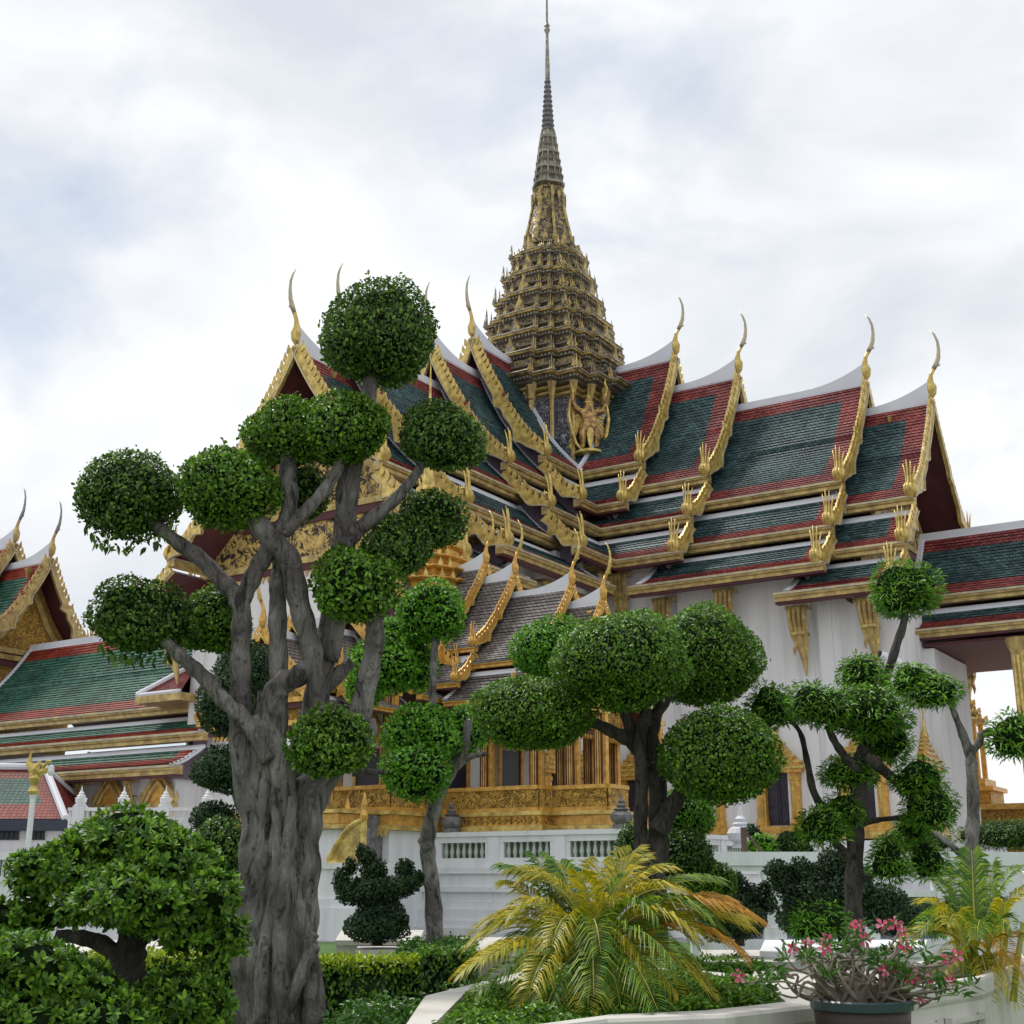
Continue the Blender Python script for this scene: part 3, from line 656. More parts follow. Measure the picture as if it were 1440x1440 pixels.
for k in range(n):
    t0 = k/n; r = .86-.46*t0; za = zb1+(zb2-zb1)*t0; zc = zb1+(zb2-zb1)*(k+1)/n
    b.loft([bellring(r*1.12, za), bellring(r*1.15, za+.12), bellring(r*.92, za+.22), bellring(r*.84, zc-.05), bellring(r*.95, zc)], 0 if k % 2 else 1)
for i in range(12):
    t = 2*math.pi*i/12; b.tube([(.98*math.cos(t), .98*math.sin(t), zb1), (.46*math.cos(t), .46*math.sin(t), zb2)], .05, 5, 1)
n = 11
for k in range(n):
    t0 = k/n; r = .40-.22*t0; za = zb2+(zb3-zb2)*t0; zc = zb2+(zb3-zb2)*(k+1)/n
    b.lathe([(r*.7, za), (r*1.1, za+.1), (r*1.15, za+(zc-za)*.45), (r*.75, zc-.04)], (0, 0, 0), 12, 2)
b.lathe([(.16, zb3), (.17, zb3+.4), (.09, zk-.5), (.12, zk-.4), (.22, zk-.15), (.1, zk), (.2, zk+.15), (.08, zk+.4), (.07, zk+2), (.03, ztop)], (0, 0, 0), 12, 1)
ob('spire_needle', b, [M['spiredark'], M['spiregrey'], M['stone']], SP, HF)
# eave plate under the lowest cornice, corner columns, carved guardian
b = MB()
b.loft([plan(4.85, zfit(556, 5.2)), plan(5.75, zfit(552, 5.2)), plan(5.8, zfit(551, 5.2)+.1)], 0)
for sx in (1, -1):
    for sy in (1, -1):
        for ox, oy in ((4.25, 1.35), (1.35, 4.25)):
            b.lathe([(.2, 17.5), (.2, zfit(556, 5.2)-1.2), (.3, zfit(556, 5.2)-1.1), (.24, zfit(556, 5.2)-.9), (.42, zfit(556, 5.2)-.1)], (sx*ox*1.1, sy*oy*1.1, 0), 8, 1)
for zz_, gr in ((zfit(566, 5.2), .0), (zfit(573, 5.2), -.12)):
    b.loft([plan(4.7+gr, zz_-.12), plan(4.95+gr, zz_-.05), plan(4.95+gr, zz_+.1), plan(4.7+gr, zz_+.16)], 1)
for i, p in enumerate(plan(4.85, 0)):
    if i % 9 in (2, 4, 6): b.tube([(p[0]*.97, p[1]*.97, 18.5), (p[0]*.98, p[1]*.98, zfit(566, 5.2)-.8), (p[0]*1.04, p[1]*1.04, zfit(560, 5.2))], [.13, .13, .3], 6, 1)
ob('spire_base', b, [M['spiredark'], M['golddull']], SP, HF)
def garuda(parent, F):
    """winged guardian: standing, arms raised, crowned; skinned as one body"""
    me = bpy.data.meshes.new('guardian_statue')
    v = [(0, 0, 1.75), (0, 0, 2.15), (0, .02, 2.55), (0, .05, 2.8), (0, .08, 3.05), (0, .05, 3.35), (0, .03, 3.9),
         (.42, .05, 2.6), (.85, .15, 2.75), (1.05, .2, 3.25), (1.0, .2, 3.7), (-.42, .05, 2.6), (-.85, .15, 2.75), (-1.05, .2, 3.25), (-1.0, .2, 3.7),
         (.28, .02, 1.6), (.5, .3, 1.05), (.42, .1, .45), (.5, .3, .3), (-.28, .02, 1.6), (-.5, .3, 1.05), (-.42, .1, .45), (-.5, .3, .3)]
    r_ = [.40, .36, .46, .2, .3, .2, .04, .17, .13, .1, .08, .17, .13, .1, .08, .27, .2, .13, .12, .27, .2, .13, .12]
    e = [(0, 1), (1, 2), (2, 3), (3, 4), (4, 5), (5, 6), (2, 7), (7, 8), (8, 9), (9, 10), (2, 11), (11, 12), (12, 13), (13, 14), (0, 15), (15, 16), (16, 17), (17, 18), (0, 19), (19, 20), (20, 21), (21, 22)]
    me.from_pydata(v, e, []); me.materials.append(M['garuda'])
    o = link('guardian_statue', me, parent, F)
    sk = o.modifiers.new('skin', 'SKIN'); ss = o.modifiers.new('sub', 'SUBSURF'); ss.levels = ss.render_levels = 1
    if not me.skin_vertices: me.skin_vertices.new() if hasattr(me.skin_vertices, 'new') else None
    for i, q in enumerate(r_): me.skin_vertices[0].data[i].radius = (q*1.15, q*1.15)
    me.skin_vertices[0].data[0].use_root = True
    b = MB()
    for sx in (1, -1):   # wings framing the figure and serpents held in the hands
        b.tube([(sx*1.0, .1, 3.75), (sx*1.15, .05, 3.1), (sx*1.25, .05, 2.3), (sx*1.1, .1, 1.4), (sx*.85, .15, .6), (sx*.5, .2, .15)], [.06, .09, .11, .12, .1, .06], 6, 0)
        b.tube([(sx*1.0, .2, 3.7), (sx*1.12, .25, 4.1), (sx*.98, .25, 4.5), (sx*1.05, .2, 4.85)], [.09, .1, .08, .02], 6, 0)
        for q in range(9): b.tube([(sx*.35, -.1, 2.7-.05*q), (sx*(.75+.05*q), -.12, 3.0-.33*q), (sx*(1.12-.03*q), -.1, 3.1-.38*q)], [.1, .11, .03], 5, q % 2)
    b.prism([(-.3, 1.6), (.3, 1.6), (.12, .6), (0, .3), (-.12, .6)], .18, .3, 1, 0)
    b.lathe([(.0, 0), (.5, .05), (.95, .12), (.85, .3), (.6, .32), (.5, .42), (0.02, .45)], (0, .1, -.2), 12, 0)
    b.lathe([(.3, 3.15), (.32, 3.25), (.2, 3.3), (.22, 3.42), (.13, 3.5), (.14, 3.62), (.05, 3.75), (.01, 4.3)], (0, .06, 0), 10, 0)
    b.box(-.1, .1, .25, .36, 3.0, 3.08, 1); b.prism([(-.08, 3.02), (.08, 3.02), (0, 2.85)], .2, .42, 1, 0)
    for sx in (-1, 1): b.ball((sx*.09, .27, 3.1), .035, 5, 2)
    ob('statue_regalia', b, [M['gold'], M['golddull'], M['darkglass']], o, F)
M['garuda'] = mat('gilded_statue', (.60, .38, .12), .4, .45, col2=(.13, .05, .035), nscale=3.5, bump=.5, bscale=9)
zg = zpx(640, 70)
for i in (7, ):
    ang = -math.pi/4    # between +x (right wing) and -y (front side)
    garuda(SP, HF @ T(4.45, -3.15, zg) @ RZ(R(-42)-math.pi/2) @ S(.98))
garuda(SP, HF @ T(-4.9, -4.9+1.6, zg) @ RZ(-math.pi*.75-math.pi/2) @ S(.9))
b = MB()
b.add([(16.5, -10.3, 10.15), (21.9, -10.3, 10.15), (20.6, -7.8, 11.6), (16.5, -7.8, 11.6)], [(0, 1, 2, 3)], 0, [[(0, 0), (5.4, 0), (4.1, 3), (0, 3)]]); b.add([(21.9, -10.3, 10.15), (21.9, -7.4, 10.15), (20.6, -7.8, 11.6)], [(0, 1, 2)], 0, [[(0, 0), (3, 0), (1, 3)]])
b.box(16.4, 22.0, -10.4, -7.3, 9.75, 10.12, 1); b.tube([(21.95, -10.35, 10.2), (20.6, -7.8, 11.7)], .13, 6, 2); b.tube([(21.95, -10.35, 10.18), (21.95, -7.4, 10.18)], .1, 6, 2)
ob('side_awning', b, [M['red'], M['golddull'], M['white']], hall, FF)
# ------------------------------------------------------------------ entrance porch of the right wing
pz = 16.55
section(hall, RF, 21.9, 34.0, (18.35, 3.6, 14.55, 5.0, 12.75, None, None), HST, gable='plain')
for x in (26.9, 33.0):
    for sg in (-1, 1):
        b = MB()
        b.box(x-.3, x+.3, sg*4.3-.3, sg*4.3+.3, BASEZ, 12.0, 0)
        for q in (-.18, 0, .18): b.box(x+q-.05, x+q+.05, sg*4.3-.36, sg*4.3+.36, BASEZ+.5, 11.2, 1)
        b.box(x-.42, x+.42, sg*4.3-.42, sg*4.3+.42, BASEZ, BASEZ+.5, 1)
        b.lathe([(.3, 0), (.42, .3), (.6, .8)], (x, sg*4.3, 11.2), 8, 0)
        ob('porch_column', b, [M['golddull'], M['gold']], hall, RF)
b = MB(); b.box(21.8, 33.6, -4.6, 4.6, 11.95, 12.1, 0); b.box(21.8, 23.2, -4.4, 1.5, BASEZ, 11.9, 1)
ob('porch_ceiling', b, [M['soffit'], M['wall']], hall, RF)
# ------------------------------------------------------------------ left hall
lz = 2.4
LC = Vector((-28.408, 76.922, 0)); LFm = T(*LC) @ RZ(ROT)
lh = thing('side_hall', 'long lower hall at the left with weathered green and red roof and ornate gilded gable', 'hall', LC+Vector((0, 0, lz)), ROT)
LST = dict(HST); LST.update(tile=M['green2'], border=M['red2'], chofa=chofa_mesh('horn_old', M['golddull'], M['silver']), gold=M['golddull'], gable=M['relieffine'], hs=.95)
section(lh, LFm, -11, -3.6, (22.1, 3.4, 17.5, 5, 15, 6.2, 13.3), LST)
section(lh, LFm, -4.5, 0.1, (20.65, 3.6, 15.4, None, None, None, None), LST, gable='ornate', end_over=1.3)
b = MB(); b.box(-1.75, -1.45, -3.7, 3.7, 9, 15.3, 0); ob('gable_panel', b, M['relieffine'], lh, LFm)
section(lh, LFm, -.8, 21.5, (15.15, 5.2, 9.85, 7.0, 8.2, 8.6, 6.55), LST, horn=False, barge=False, gable='plain')
b = MB(); b.box(-12, 20.4, -7.3, 7.3, lz-2, 6.1, 0); b.box(-12, -1.9, -3.6, 3.6, 6, 15.2, 0)
ob('wall', b, M['wall'], lh, LFm)
def pediment_window(parent, F, u, hw, z0):
    W = F @ T(u, -hw, 0) @ RZ(math.pi)
    fr = MB(); 
    fr.box(-.9, .9, .02, .3, z0-.25, z0, 0); fr.box(-1.1, 1.1, .02, .38, z0+.002, z0+.2, 1)
    fr.prism([(-1.0, z0+.2), (1.0, z0+.2), (.75, z0+.7), (.35, z0+1.2), (0, z0+1.75), (-.35, z0+1.2), (-.75, z0+.7)], .02, .2, 1, 0)
    for sx in (-1, 1):
        fr.tube([(sx*1.1, .25, z0+.25), (sx*.85, .25, z0+.7), (sx*.45, .25, z0+1.2), (0, .25, z0+1.75)], [.12, .11, .1, .06], 6, 1)
        fr.tube([(sx*.75, .27, z0+.25), (sx*.5, .27, z0+.7), (0, .27, z0+1.2)], [.09, .09, .07], 6, 1)
        fr.tube([(sx*1.1, .2, z0+.25), (sx*1.25, .2, z0+.45), (sx*1.15, .2, z0+.75)], [.1, .07, .02], 6, 1)
        fr.box(sx*.72-.14, sx*.72+.14, .02, .22, z0-2.2, z0-.25, 0)
    fr.tube([(0, .2, z0+1.65), (.02, .2, z0+2.0), (-.06, .2, z0+2.35)], [.09, .05, .01], 6, 1)
    w = ob('window', fr, [M['goldor'], M['golddull']], parent, W)
    s_ = MB(); s_.box(-.58, .58, .02, .08, z0-2.2, z0-.25, 0); ob('shutter', s_, M['shutter'], w, W)
for u in (9.5, 12.9, 16.3, 19.6): pediment_window(lh, LFm, u, 7.3, 4.75)
for u in (11.2, 14.6, 18.0):
    link('eave_bracket', BRK, lh, LFm @ T(u, -7.9, 5.95) @ RZ(math.pi) @ S(.45, .8, .55))
# ------------------------------------------------------------------ gallery building lower left
gc = at(40, 1200, 58); gal = thing('gallery_building', 'low gallery with red and green tiled roof and small dark windows, left edge', 'building', (gc.x, gc.y, 0), R(2))
GF = T(gc.x, gc.y, 0) @ RZ(R(2))
b = MB()
zT = at(40, 1078, 60).z; zB = at(40, 1152, 58).z; zw = at(40, 1163, 58).z
xr = at(100, 1160, 58).x-gc.x; xr2 = at(60, 1078, 60).x-gc.x
def q4(b, p, mi, w_, h_): b.add(p, [(0, 1, 2, 3)], mi, [[(0, 0), (w_, 0), (w_, h_), (0, h_)]])
rows = [0, .22, .72, 1]; ms = [1, 0, 1]
for i in range(3):
    t0, t1 = rows[i], rows[i+1]
    def pt(t, x): return (x, 3.0-3.4*t, zT+(zB-zT)*t)
    def xe(t): return xr2+(xr-xr2)*t
    xs0 = [-20, xe(t0)-.75, xe(t0)]; xs1 = [-20, xe(t1)-.75, xe(t1)]
    b.add([pt(t1, xs1[0]), pt(t1, xs1[1]), pt(t0, xs0[1]), pt(t0, xs0[0])], [(0, 1, 2, 3)], ms[i], [[(0, 3*t1), (19, 3*t1), (19, 3*t0), (0, 3*t0)]])
    b.add([pt(t1, xs1[1]), pt(t1, xs1[2]), pt(t0, xs0[2]), pt(t0, xs0[1])], [(0, 1, 2, 3)], 1, [[(19, 3*t1), (20, 3*t1), (20, 3*t0), (19, 3*t0)]])
b.add([(xr, -.4, zB), (xr2, 3.0, zT), (xr, 7, zB)], [(0, 1, 2)], 1, [[(0, 3), (3, 0), (6, 3)]])
b.add([(-20, 7, zB), (-20, 3, zT), (xr2, 3.0, zT), (xr, 7, zB)], [(0, 1, 2, 3)], 0, [[(0, 0), (0, 3), (19, 3), (19, 0)]])
M['green3'] = tile_mat('green_tile_gallery', (.010, .06, .045), (.03, .11, .085), (.006, .025, .02), .2, .16, .6, .5); M['red3'] = tile_mat('red_tile_gallery', (.14, .02, .014), (.22, .035, .025), (.06, .012, .01), .2, .16, .6, .5)
for q_ in ('green3', 'red3'): M[q_].node_tree.nodes['Principled BSDF'].inputs['Specular IOR Level'].default_value = .15
rf = ob('roof', b, [M['green3'], M['red3']], gal, GF)
b = MB(); b.tube([(-20, 3, zT+.05), (xr2, 3, zT+.05), (xr2+.15, 2.8, zT-.05), (xr, -.42, zB+.02)], .17, 8, 0); b.tube([(xr2, 3, zT+.03), (xr, 7, zB)], .15, 8, 0)
ob('ridge_cap', b, M['white'], rf, GF)
b = MB(); b.box(-20, xr+.05, -.45, 7.1, zB-.5, zB-.03, 0); ob('eave_trim', b, M['bluetrim'], gal, GF)
b = MB(); b.box(-20, xr-.4, .3, 6.4, 0, zB-.48, 0); b.box(-20, xr-.3, .2, 6.5, 2.5, 2.8, 0); b.box(-20, xr-.35, .15, 6.5, 0, .8, 0); ob('wall', b, M['wall'], gal, GF)
for x0, x1 in ((5, 31), (45, 67)):
    a = at(x0, 1169, 58.2); c = at(x1, 1179, 58.2); x_a, x_c = a.x-gc.x, c.x-gc.x
    b = MB(); b.box(x_a, x_c, .22, .29, c.z, a.z, 0)
    nb = 4
    for k in range(nb+1): xx = x_a+(x_c-x_a)*k/nb; b.box(xx-.03, xx+.03, .17, .215, c.z, a.z, 1)
    b.box(x_a-.06, x_c+.06, .18, .21, a.z, a.z+.07, 1); b.box(x_a-.06, x_c+.06, .18, .21, c.z-.07, c.z, 1)
    ob('window', b, [M['darkglass'], M['blackm']], gal, GF)
# ------------------------------------------------------------------ pavilion
PC = Vector((-3.01, 45.9, 0)); PFm = T(*PC) @ RZ(ROT); PFF = PFm @ RZ(-math.pi/2)
pv = thing('pavilion', 'small gilded pavilion with grey shingle roofs and slender gold columns on the white terrace', 'pavilion', PC+Vector((0, 0, 2.0)), ROT)
PST = dict(tile=M['greytile'], border=M['greytile'], white=M['white'], under=M['soffit'], under2=M['soffit'], gold=M['goldor'], gold2=M['goldor'], gold3=M['gold'], fillet=M['stone'], chofa=CHOFAG, hong=HONGG, gable=M['relieffine'], hs=1.05, ns=.9)
s_ = .5
PA = [(2.57, 1.2, 12.4, 2.55, 9.75, 3.4, 8.3), (3.8, 2.4, 11.9, 2.62, 9.05, 3.55, 7.65), (6.1, 3.6, 11.25, 2.65, 8.45, 3.6, 7.1), (7.3, 5.9, 10.6, 2.6, 7.9, 3.5, 6.6)]
def psec(F, u1, u0, zr, vm, zm, vi, zi, **k): section(pv, F, u0, u1, (zr, vm, zm, vi, zi, None, None), PST, s=s_, end_over=.8, **k)
for F in (PFm, ):
    psec(F, 2.57, .8, 12.4, 2.3, 9.75, 3.2, 8.4); psec(F, 3.8, 2.2, 11.85, 2.5, 9.05, 3.5, 7.75)
    psec(F, 6.1, 3.4, 11.2, 2.62, 8.45, 3.55, 7.15); psec(F, 7.3, 5.7, 10.55, 2.5, 7.95, 3.4, 6.65, gable='ornate')
psec(PFF, 2.57, .8, 12.4, 2.3, 9.75, 3.2, 8.4)
psec(PFF, 4.4, 2.2, 10.3, 2.3, 8.3, 3.2, 7.3)
psec(PFF, 7.0, 4.0, 9.55, 2.0, 7.7, 2.8, 6.8); psec(PFF, 8.35, 6.6, 9.0, 1.9, 7.3, 2.6, 6.4, gable='ornate')
b = MB()
zz = at(606, 842, 46).z; zt6 = at(606, 738, 46).z; a = 1.95
for k in range(6):
    h_ = (zt6-zz)/(6-k)
    b.loft([plan(a*.85, zz), plan(a*.85, zz+h_*.55), plan(a*.95, zz+h_*.65), plan(a, zz+h_*.75), plan(a, zz+h_*.85), plan(a*.9, zz+h_*.9)], 0)
    base = plan(a*.9, 0)
    for i in range(0, len(base)): 
        if i % 2 == 0: flame(b, base[i][0], base[i][1], zz+h_*.88, math.atan2(base[i][1], base[i][0]), .16, .34, 1)
    zz += h_; a *= .88
b.loft([bellring(.9, zz), bellring(.9, zz+.1), bellring(.62, zz+.25), bellring(.46, zz+.8), bellring(.32, zz+1.35)], 0)
for i in range(10):
    t = 2*math.pi*i/10; b.tube([(.7*math.cos(t), .7*math.sin(t), zz+.2), (.52*math.cos(t), .52*math.sin(t), zz+.8), (.36*math.cos(t), .36*math.sin(t), zz+1.4)], .08, 5, 1)
b.lathe([(.3, zz+1.25), (.22, zz+1.8), (.13, zz+3.0), (.09, zz+3.9), (.12, zz+4.1), (.06, zz+4.6), (.015, zz+6.6)], (0, 0, 0), 12, 1)
ob('pavilion_spire', b, [M['goldor'], M['gold']], pv, PFm)
# base: moulded gilt plinth, cross plan with steps
def crossrect(b, uu, vv, z0, z1, mi, grow=0):
    b.box(-3.3-grow, uu+grow, -2.9-grow, 2.9+grow, z0, z1, mi); b.box(-2.9-grow, 2.9+grow, -vv-grow, 2.9+grow, z0+.003, z1-.003, mi)
    b.box(uu-.5, uu+2.0+grow, -2.2-grow, 2.2+grow, z0+.005, z1-.005, mi); b.box(-2.2-grow, 2.2+grow, -vv-1.6-grow, 0, z0+.007, z1-.007, mi)
b = MB()
crossrect(b, 6.6, 5.5, 0.0, 3.05, 4, -.15); crossrect(b, 6.6, 5.5, 3.05, 3.2, 1, 0.12); crossrect(b, 6.6, 5.5, 3.2, 3.5, 0, 0.02); crossrect(b, 6.6, 5.5, 3.5, 3.62, 1, 0.14)
def fringe(b, x0, x1, y, z0, n, ax, hh=.2, out=.05):
    for k in range(n):
        t = x0+(x1-x0)*(k+.5)/n; w_ = abs(x1-x0)/n*.4
        if ax == 0: b.prism([(t-w_, z0), (t+w_, z0), (t, z0-hh)], y-out, y+out, 1, 1)
        else: b.prism([(t-w_, z0), (t+w_, z0), (t, z0-hh)], y-out, y+out, 0, 1)
fringe(b, -3.3, 6.6, -3.05, 3.05, 60, 0); fringe(b, -2.9, 2.9, -5.6, 3.05, 36, 0); fringe(b, -2.9, 2.9, 6.68, 3.05, 36, 1)
for k in range(44):   # lotus petals on the band
    x = -3.2+9.8*k/44; b.prism([(x, 3.35), (x+.1, 3.46), (x+.2, 3.35), (x+.1, 3.24)], -2.96, -2.92, 1, 3)
for k in range(24):
    y = -2.7+5.4*k/24; b.prism([(y, 3.35), (y+.1, 3.46), (y+.2, 3.35), (y+.1, 3.24)], 6.62, 6.66, 0, 3)
ob('plinth', b, [M['goldor'], M['gold'], M['spiredark'], M['relieffine'], M['terrace']], pv, PFm)
def gold_col(u, v, z1=7.4, w_=.2):
    b = MB(); z0 = 3.62
    b.box(u-w_, u+w_, v-w_, v+w_, z0, z1, 0)
    b.box(u-w_*.55, u+w_*.55, v-w_-.05, v+w_+.05, z0, z1, 0); b.box(u-w_-.05, u+w_+.05, v-w_*.55, v+w_*.55, z0, z1, 0)
    for q in (-.13, -.04, .05, .14):
        b.box(u+q-.012, u+q+.012, v-w_-.06, v+w_+.06, z0+.3, z1-.3, 1)
    b.box(u-w_-.1, u+w_+.1, v-w_-.1, v+w_+.1, z0, z0+.25, 2); b.box(u-w_-.08, u+w_+.08, v-w_-.08, v+w_+.08, z1-.35, z1-.2, 2)
    b.lathe([(w_*1.1, 0), (w_*1.8, .3)], (u, v, z1-.2), 8, 2)
    ob('column', b, [M['goldor'], M['soffit'], M['gold']], pv, PFm)
for u, v in ((6.25, -2.5), (4.4, -2.5), (2.55, -2.5), (2.5, -5.1), (.3, -5.1), (-2.3, -5.1), (6.25, 2.5), (8.2, -1.9), (8.2, 1.9), (7.2, -1.9), (-2.4, 2.4), (2.4, 2.4), (-2.6, -2.6), (1.4, -6.8), (-1.4, -6.8), (6.25, 0.9), (6.25, -.9), (4.4, 2.5)):
    gold_col(u, v, 7.5 if u < 7 and v > -6 else 6.9, .17)
def gold_rail(p, q):
    b = MB(); (x0, y0), (x1, y1) = p, q
    z0 = 3.62
    b.bar((x0, y0, z0+.06), (x1, y1, z0+.06), .12, .12, 0); b.bar((x0, y0, z0+.72), (x1, y1, z0+.72), .14, .12, 0); b.bar((x0, y0, z0+.39), (x1, y1, z0+.39), .05, .56, 1)
    ob('gold_parapet', b, [M['goldor'], M['relieffine']], pv, PFm)
for p, q in (((2.9, -2.85), (6.5, -2.85)), ((6.55, -2.8), (6.55, -2.2)), ((2.85, -5.4), (2.85, -2.95)), ((-2.8, -5.45), (2.8, -5.45)), ((6.6, -2.15), (8.5, -2.15)), ((8.55, -2.1), (8.55, -.9)), ((8.55, .9), (8.55, 2.1)), ((6.55, 2.2), (6.55, 2.8)), ((-3.2, -2.85), (-2.9, -2.85))):
    gold_rail(p, q)
b = MB(); b.box(-2.2, 3.6, -1.7, 1.7, 3.62, 7.6, 0); b.box(-1.7, 1.7, -3.0, 2, 3.62, 7.6, 0)
ob('inner_room', b, M['wall'], pv, PFm)
for bxs, pr_ in (([(2.2, 3.1, -1.76, -1.715, 3.62, 5.9, 0), (2.1, 2.2, -1.8, -1.715, 3.62, 6.2, 1), (3.1, 3.2, -1.8, -1.715, 3.62, 6.2, 1)], ([(2.0, 6.2), (3.3, 6.2), (2.65, 7.3)], -1.82, -1.715, 1, 1)),
                 ([(-.5, .5, -3.06, -3.015, 3.62, 5.8, 0), (-.62, -.5, -3.1, -3.015, 3.62, 6.0, 1), (.5, .62, -3.1, -3.015, 3.62, 6.0, 1)], ([(-.8, 6.0), (.8, 6.0), (0, 7.3)], -3.12, -3.015, 1, 1)),
                 ([(3.615, 3.66, -.6, .6, 3.62, 5.8, 0), (3.615, 3.72, -.75, -.6, 3.62, 6.0, 1), (3.615, 3.72, .6, .75, 3.62, 6.0, 1)], ([(-.8, 5.85), (.8, 5.85), (0, 7.1)], 3.615, 3.74, 0, 1))):
    b = MB()
    for q in bxs: b.box(*q)
    b.prism(*pr_); ob('doorway', b, [M['shutter'], M['goldor']], pv, PFm)
# ------------------------------------------------------------------ white terrace
TF = PFm      # same frame: wall face at v=3.5 in front (y=-3.5 local)
ter = thing('terrace', 'white stepped terrace below the golden pavilion with a parapet of pale green balusters', 'terrace', PC, ROT)
b = MB()
X0, X1 = .64, 9.9; Y = -3.5
steps = [(0, .22, .55), (.22, .42, .42), (.42, .75, .30), (.75, .95, .18), (.95, 1.25, .10), (1.25, 1.38, .22), (1.38, 1.78, .02), (1.78, 1.95, .14)]
for z0, z1, e in steps:
    b.box(X0, X1+e, Y-e, 60, z0, z1-.003, 0)
    b.box(-30, X0+.02, Y-e+2.3, 60, z0+.001, z1-.005, 0)
ob('terrace_wall', b, M['terrace'], ter, TF)
def balus_mesh(h_=.46, r_=.075):
    b = MB(); b.lathe([(r_*.8, 0), (r_*.85, .04*h_), (r_*.5, .1*h_), (r_*.9, .25*h_), (r_*1.05, .4*h_), (r_*.75, .6*h_), (r_*.45, .8*h_), (r_*.6, .88*h_), (r_*.8, .94*h_), (r_*.8, h_)], (0, 0, 0), 8); b.sm = True
    return b.mesh('baluster', [M['balus']])
BAL = balus_mesh()
def parapet(parent, F, p, q, z0, z1, bays, thick=.34, bal=True, opening=.46):
    """solid white parapet with sunk panels of balusters between piers; p,q 2d in F"""
    p = Vector((*p, 0)); q = Vector((*q, 0)); d = (q-p); L_ = d.length; ang = math.atan2(d.y, d.x); G_ = F @ T(p.x, p.y, 0) @ RZ(ang)
    b = MB(); zt = z1-.26; zo = zt-.06-opening
    b.box(0, L_, -thick/2, thick/2, z0, zo, 0); b.box(-.05, L_+.05, -thick/2-.07, thick/2+.07, z1-.14, z1, 0); b.box(0, L_, -thick/2-.0, thick/2, zt-.06, z1-.143, 0); b.box(0, L_, -thick/2-.05, thick/2+.05, z0+.002, z0+.12, 0)
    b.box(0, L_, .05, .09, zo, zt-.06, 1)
    bw = L_/bays
    for k in range(bays+1):
        x = k*bw; b.box(max(0, x-.2), min(L_, x+.2), -thick/2-.03, thick/2+.03, z0+.005, z1-.146, 0)
        if k < bays:
            b.box(x+.2, x+.34, -thick/2+.02, thick/2, zo, zt-.06, 0); b.box(x+bw-.34, x+bw-.2, -thick/2+.02, thick/2, zo, zt-.06, 0)
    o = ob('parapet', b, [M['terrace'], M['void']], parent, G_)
    if bal:
        for k in range(bays):
            n = int((bw-.75)/.21)
            for j in range(n):
                link('baluster', BAL, o, G_ @ T(k*bw+.375+(bw-.75)*(j+.5)/n, -.08, zo))
    return o
parapet(ter, TF, (X0, Y+.25), (X1, Y+.25), 1.95, 3.02, 4)
parapet(ter, TF, (X1-.2, Y+.5), (X1-.2, Y+16), 1.95, 3.0, 5)
# stairs beside the terrace and gilt lattice stair rail
b = MB()
iF = TF.inverted(); DR = 37.6
pl = iF @ at(458, 1214, DR); pr_ = iF @ at(531, 1214, DR); px0, px1 = pl.x, pl.x+(at(531, 1214, DR)-at(458, 1214, DR)).length
b.box(px0, px1, pl.y-.2, pl.y+1.2, 0, pl.z-.16, 1); b.box(px0-.08, px1+.05, pl.y-.28, pl.y+1.25, pl.z-.157, pl.z, 1); b.box(px0-.2, px1+.1, pl.y-.4, pl.y+1.3, 0, .85, 1); b.box(px0-.12, px1+.08, pl.y-.32, pl.y+1.27, .853, 1.1, 1)
for k in range(8): b.box(px0-1.9, px0-.1, pl.y+.1+k*.32, pl.y+3.2, k*.36+.6, k*.36+.955, 0)
ob('stair', b, [M['stone'], M['terrace']], ter, TF)
def lattice_rail(pa, pb, zlow):
    """sweeping gilt rail; pa upper end, pb lower end (frame coords x,y,z)"""
    pa = Vector(pa); pb = Vector(pb); b = MB(); n = 10; top = []
    for k in range(n+1):
        t = k/n; p = pa.lerp(pb, t); p.z = pa.z+(pb.z-pa.z)*(t**1.35)+.25*math.sin(t*math.pi)*.6; top.append(p)
    b.tube(top, .085, 8, 0)
    for k in range(n):
        for j in range(9):
            for e in (0, 1):
                t0 = k/n; za = zlow+(top[k].z-zlow)*j/9; zb_ = zlow+(top[k+1].z-zlow)*(j+1)/9
                if e: za, zb_ = zlow+(top[k].z-zlow)*(j+1)/9, zlow+(top[k+1].z-zlow)*j/9
                if abs(za-zb_) < 1.2: b.bar((top[k].x, top[k].y, za), (top[k+1].x, top[k+1].y, zb_), .035, .035, 0)
    b.bar((pa.x, pa.y, zlow), (pa.x, pa.y, pa.z), .12, .12, 0); b.bar((pa.x, pa.y, zlow), (pb.x, pb.y, zlow), .08, .1, 0)
    b.lathe([(.09, 0), (.12, .15), (.07, .3), (.1, .45), (.01, .8)], (pa.x, pa.y, pa.z), 8, 1)
    ob('stair_rail', b, [M['gold'], M['goldor']], ter, TF)
# upper end near (530,1155), lower end near (470,1210)
lattice_rail((px1-.08, pl.y+.1, at(531, 1156, DR).z), (px0+.12, pl.y+.1, pl.z+.06), pl.z+.02)
lattice_rail((px1-1.95, pl.y+1.6, at(531, 1156, DR).z), (px0-1.7, pl.y+1.6, pl.z+.06), pl.z+.02)
def stone_lantern(x, y, D, zb, h_, label):
    p = at(x, y, D); b = MB(); s_ = h_
    b.lathe([(.30, 0), (.30, .12), (.22, .16), (.3, .25), (.36, .4), (.3, .5), (.18, .53), (.26, .58), (.12, .63), (.18, .68), (.08, .73), (.12, .78), (.04, .86), (.02, 1.0)], (0, 0, 0), 8, 0)
    for v in range(len(b.v)): b.v[v] = (b.v[v][0]*s_, b.v[v][1]*s_, b.v[v][2]*s_)
    tag(ob('stone_lantern', b, M['stone'], None, T(p.x, p.y, zb)), label, 'stone ornament', 'stone ornaments on the parapet')
tp = 3.02
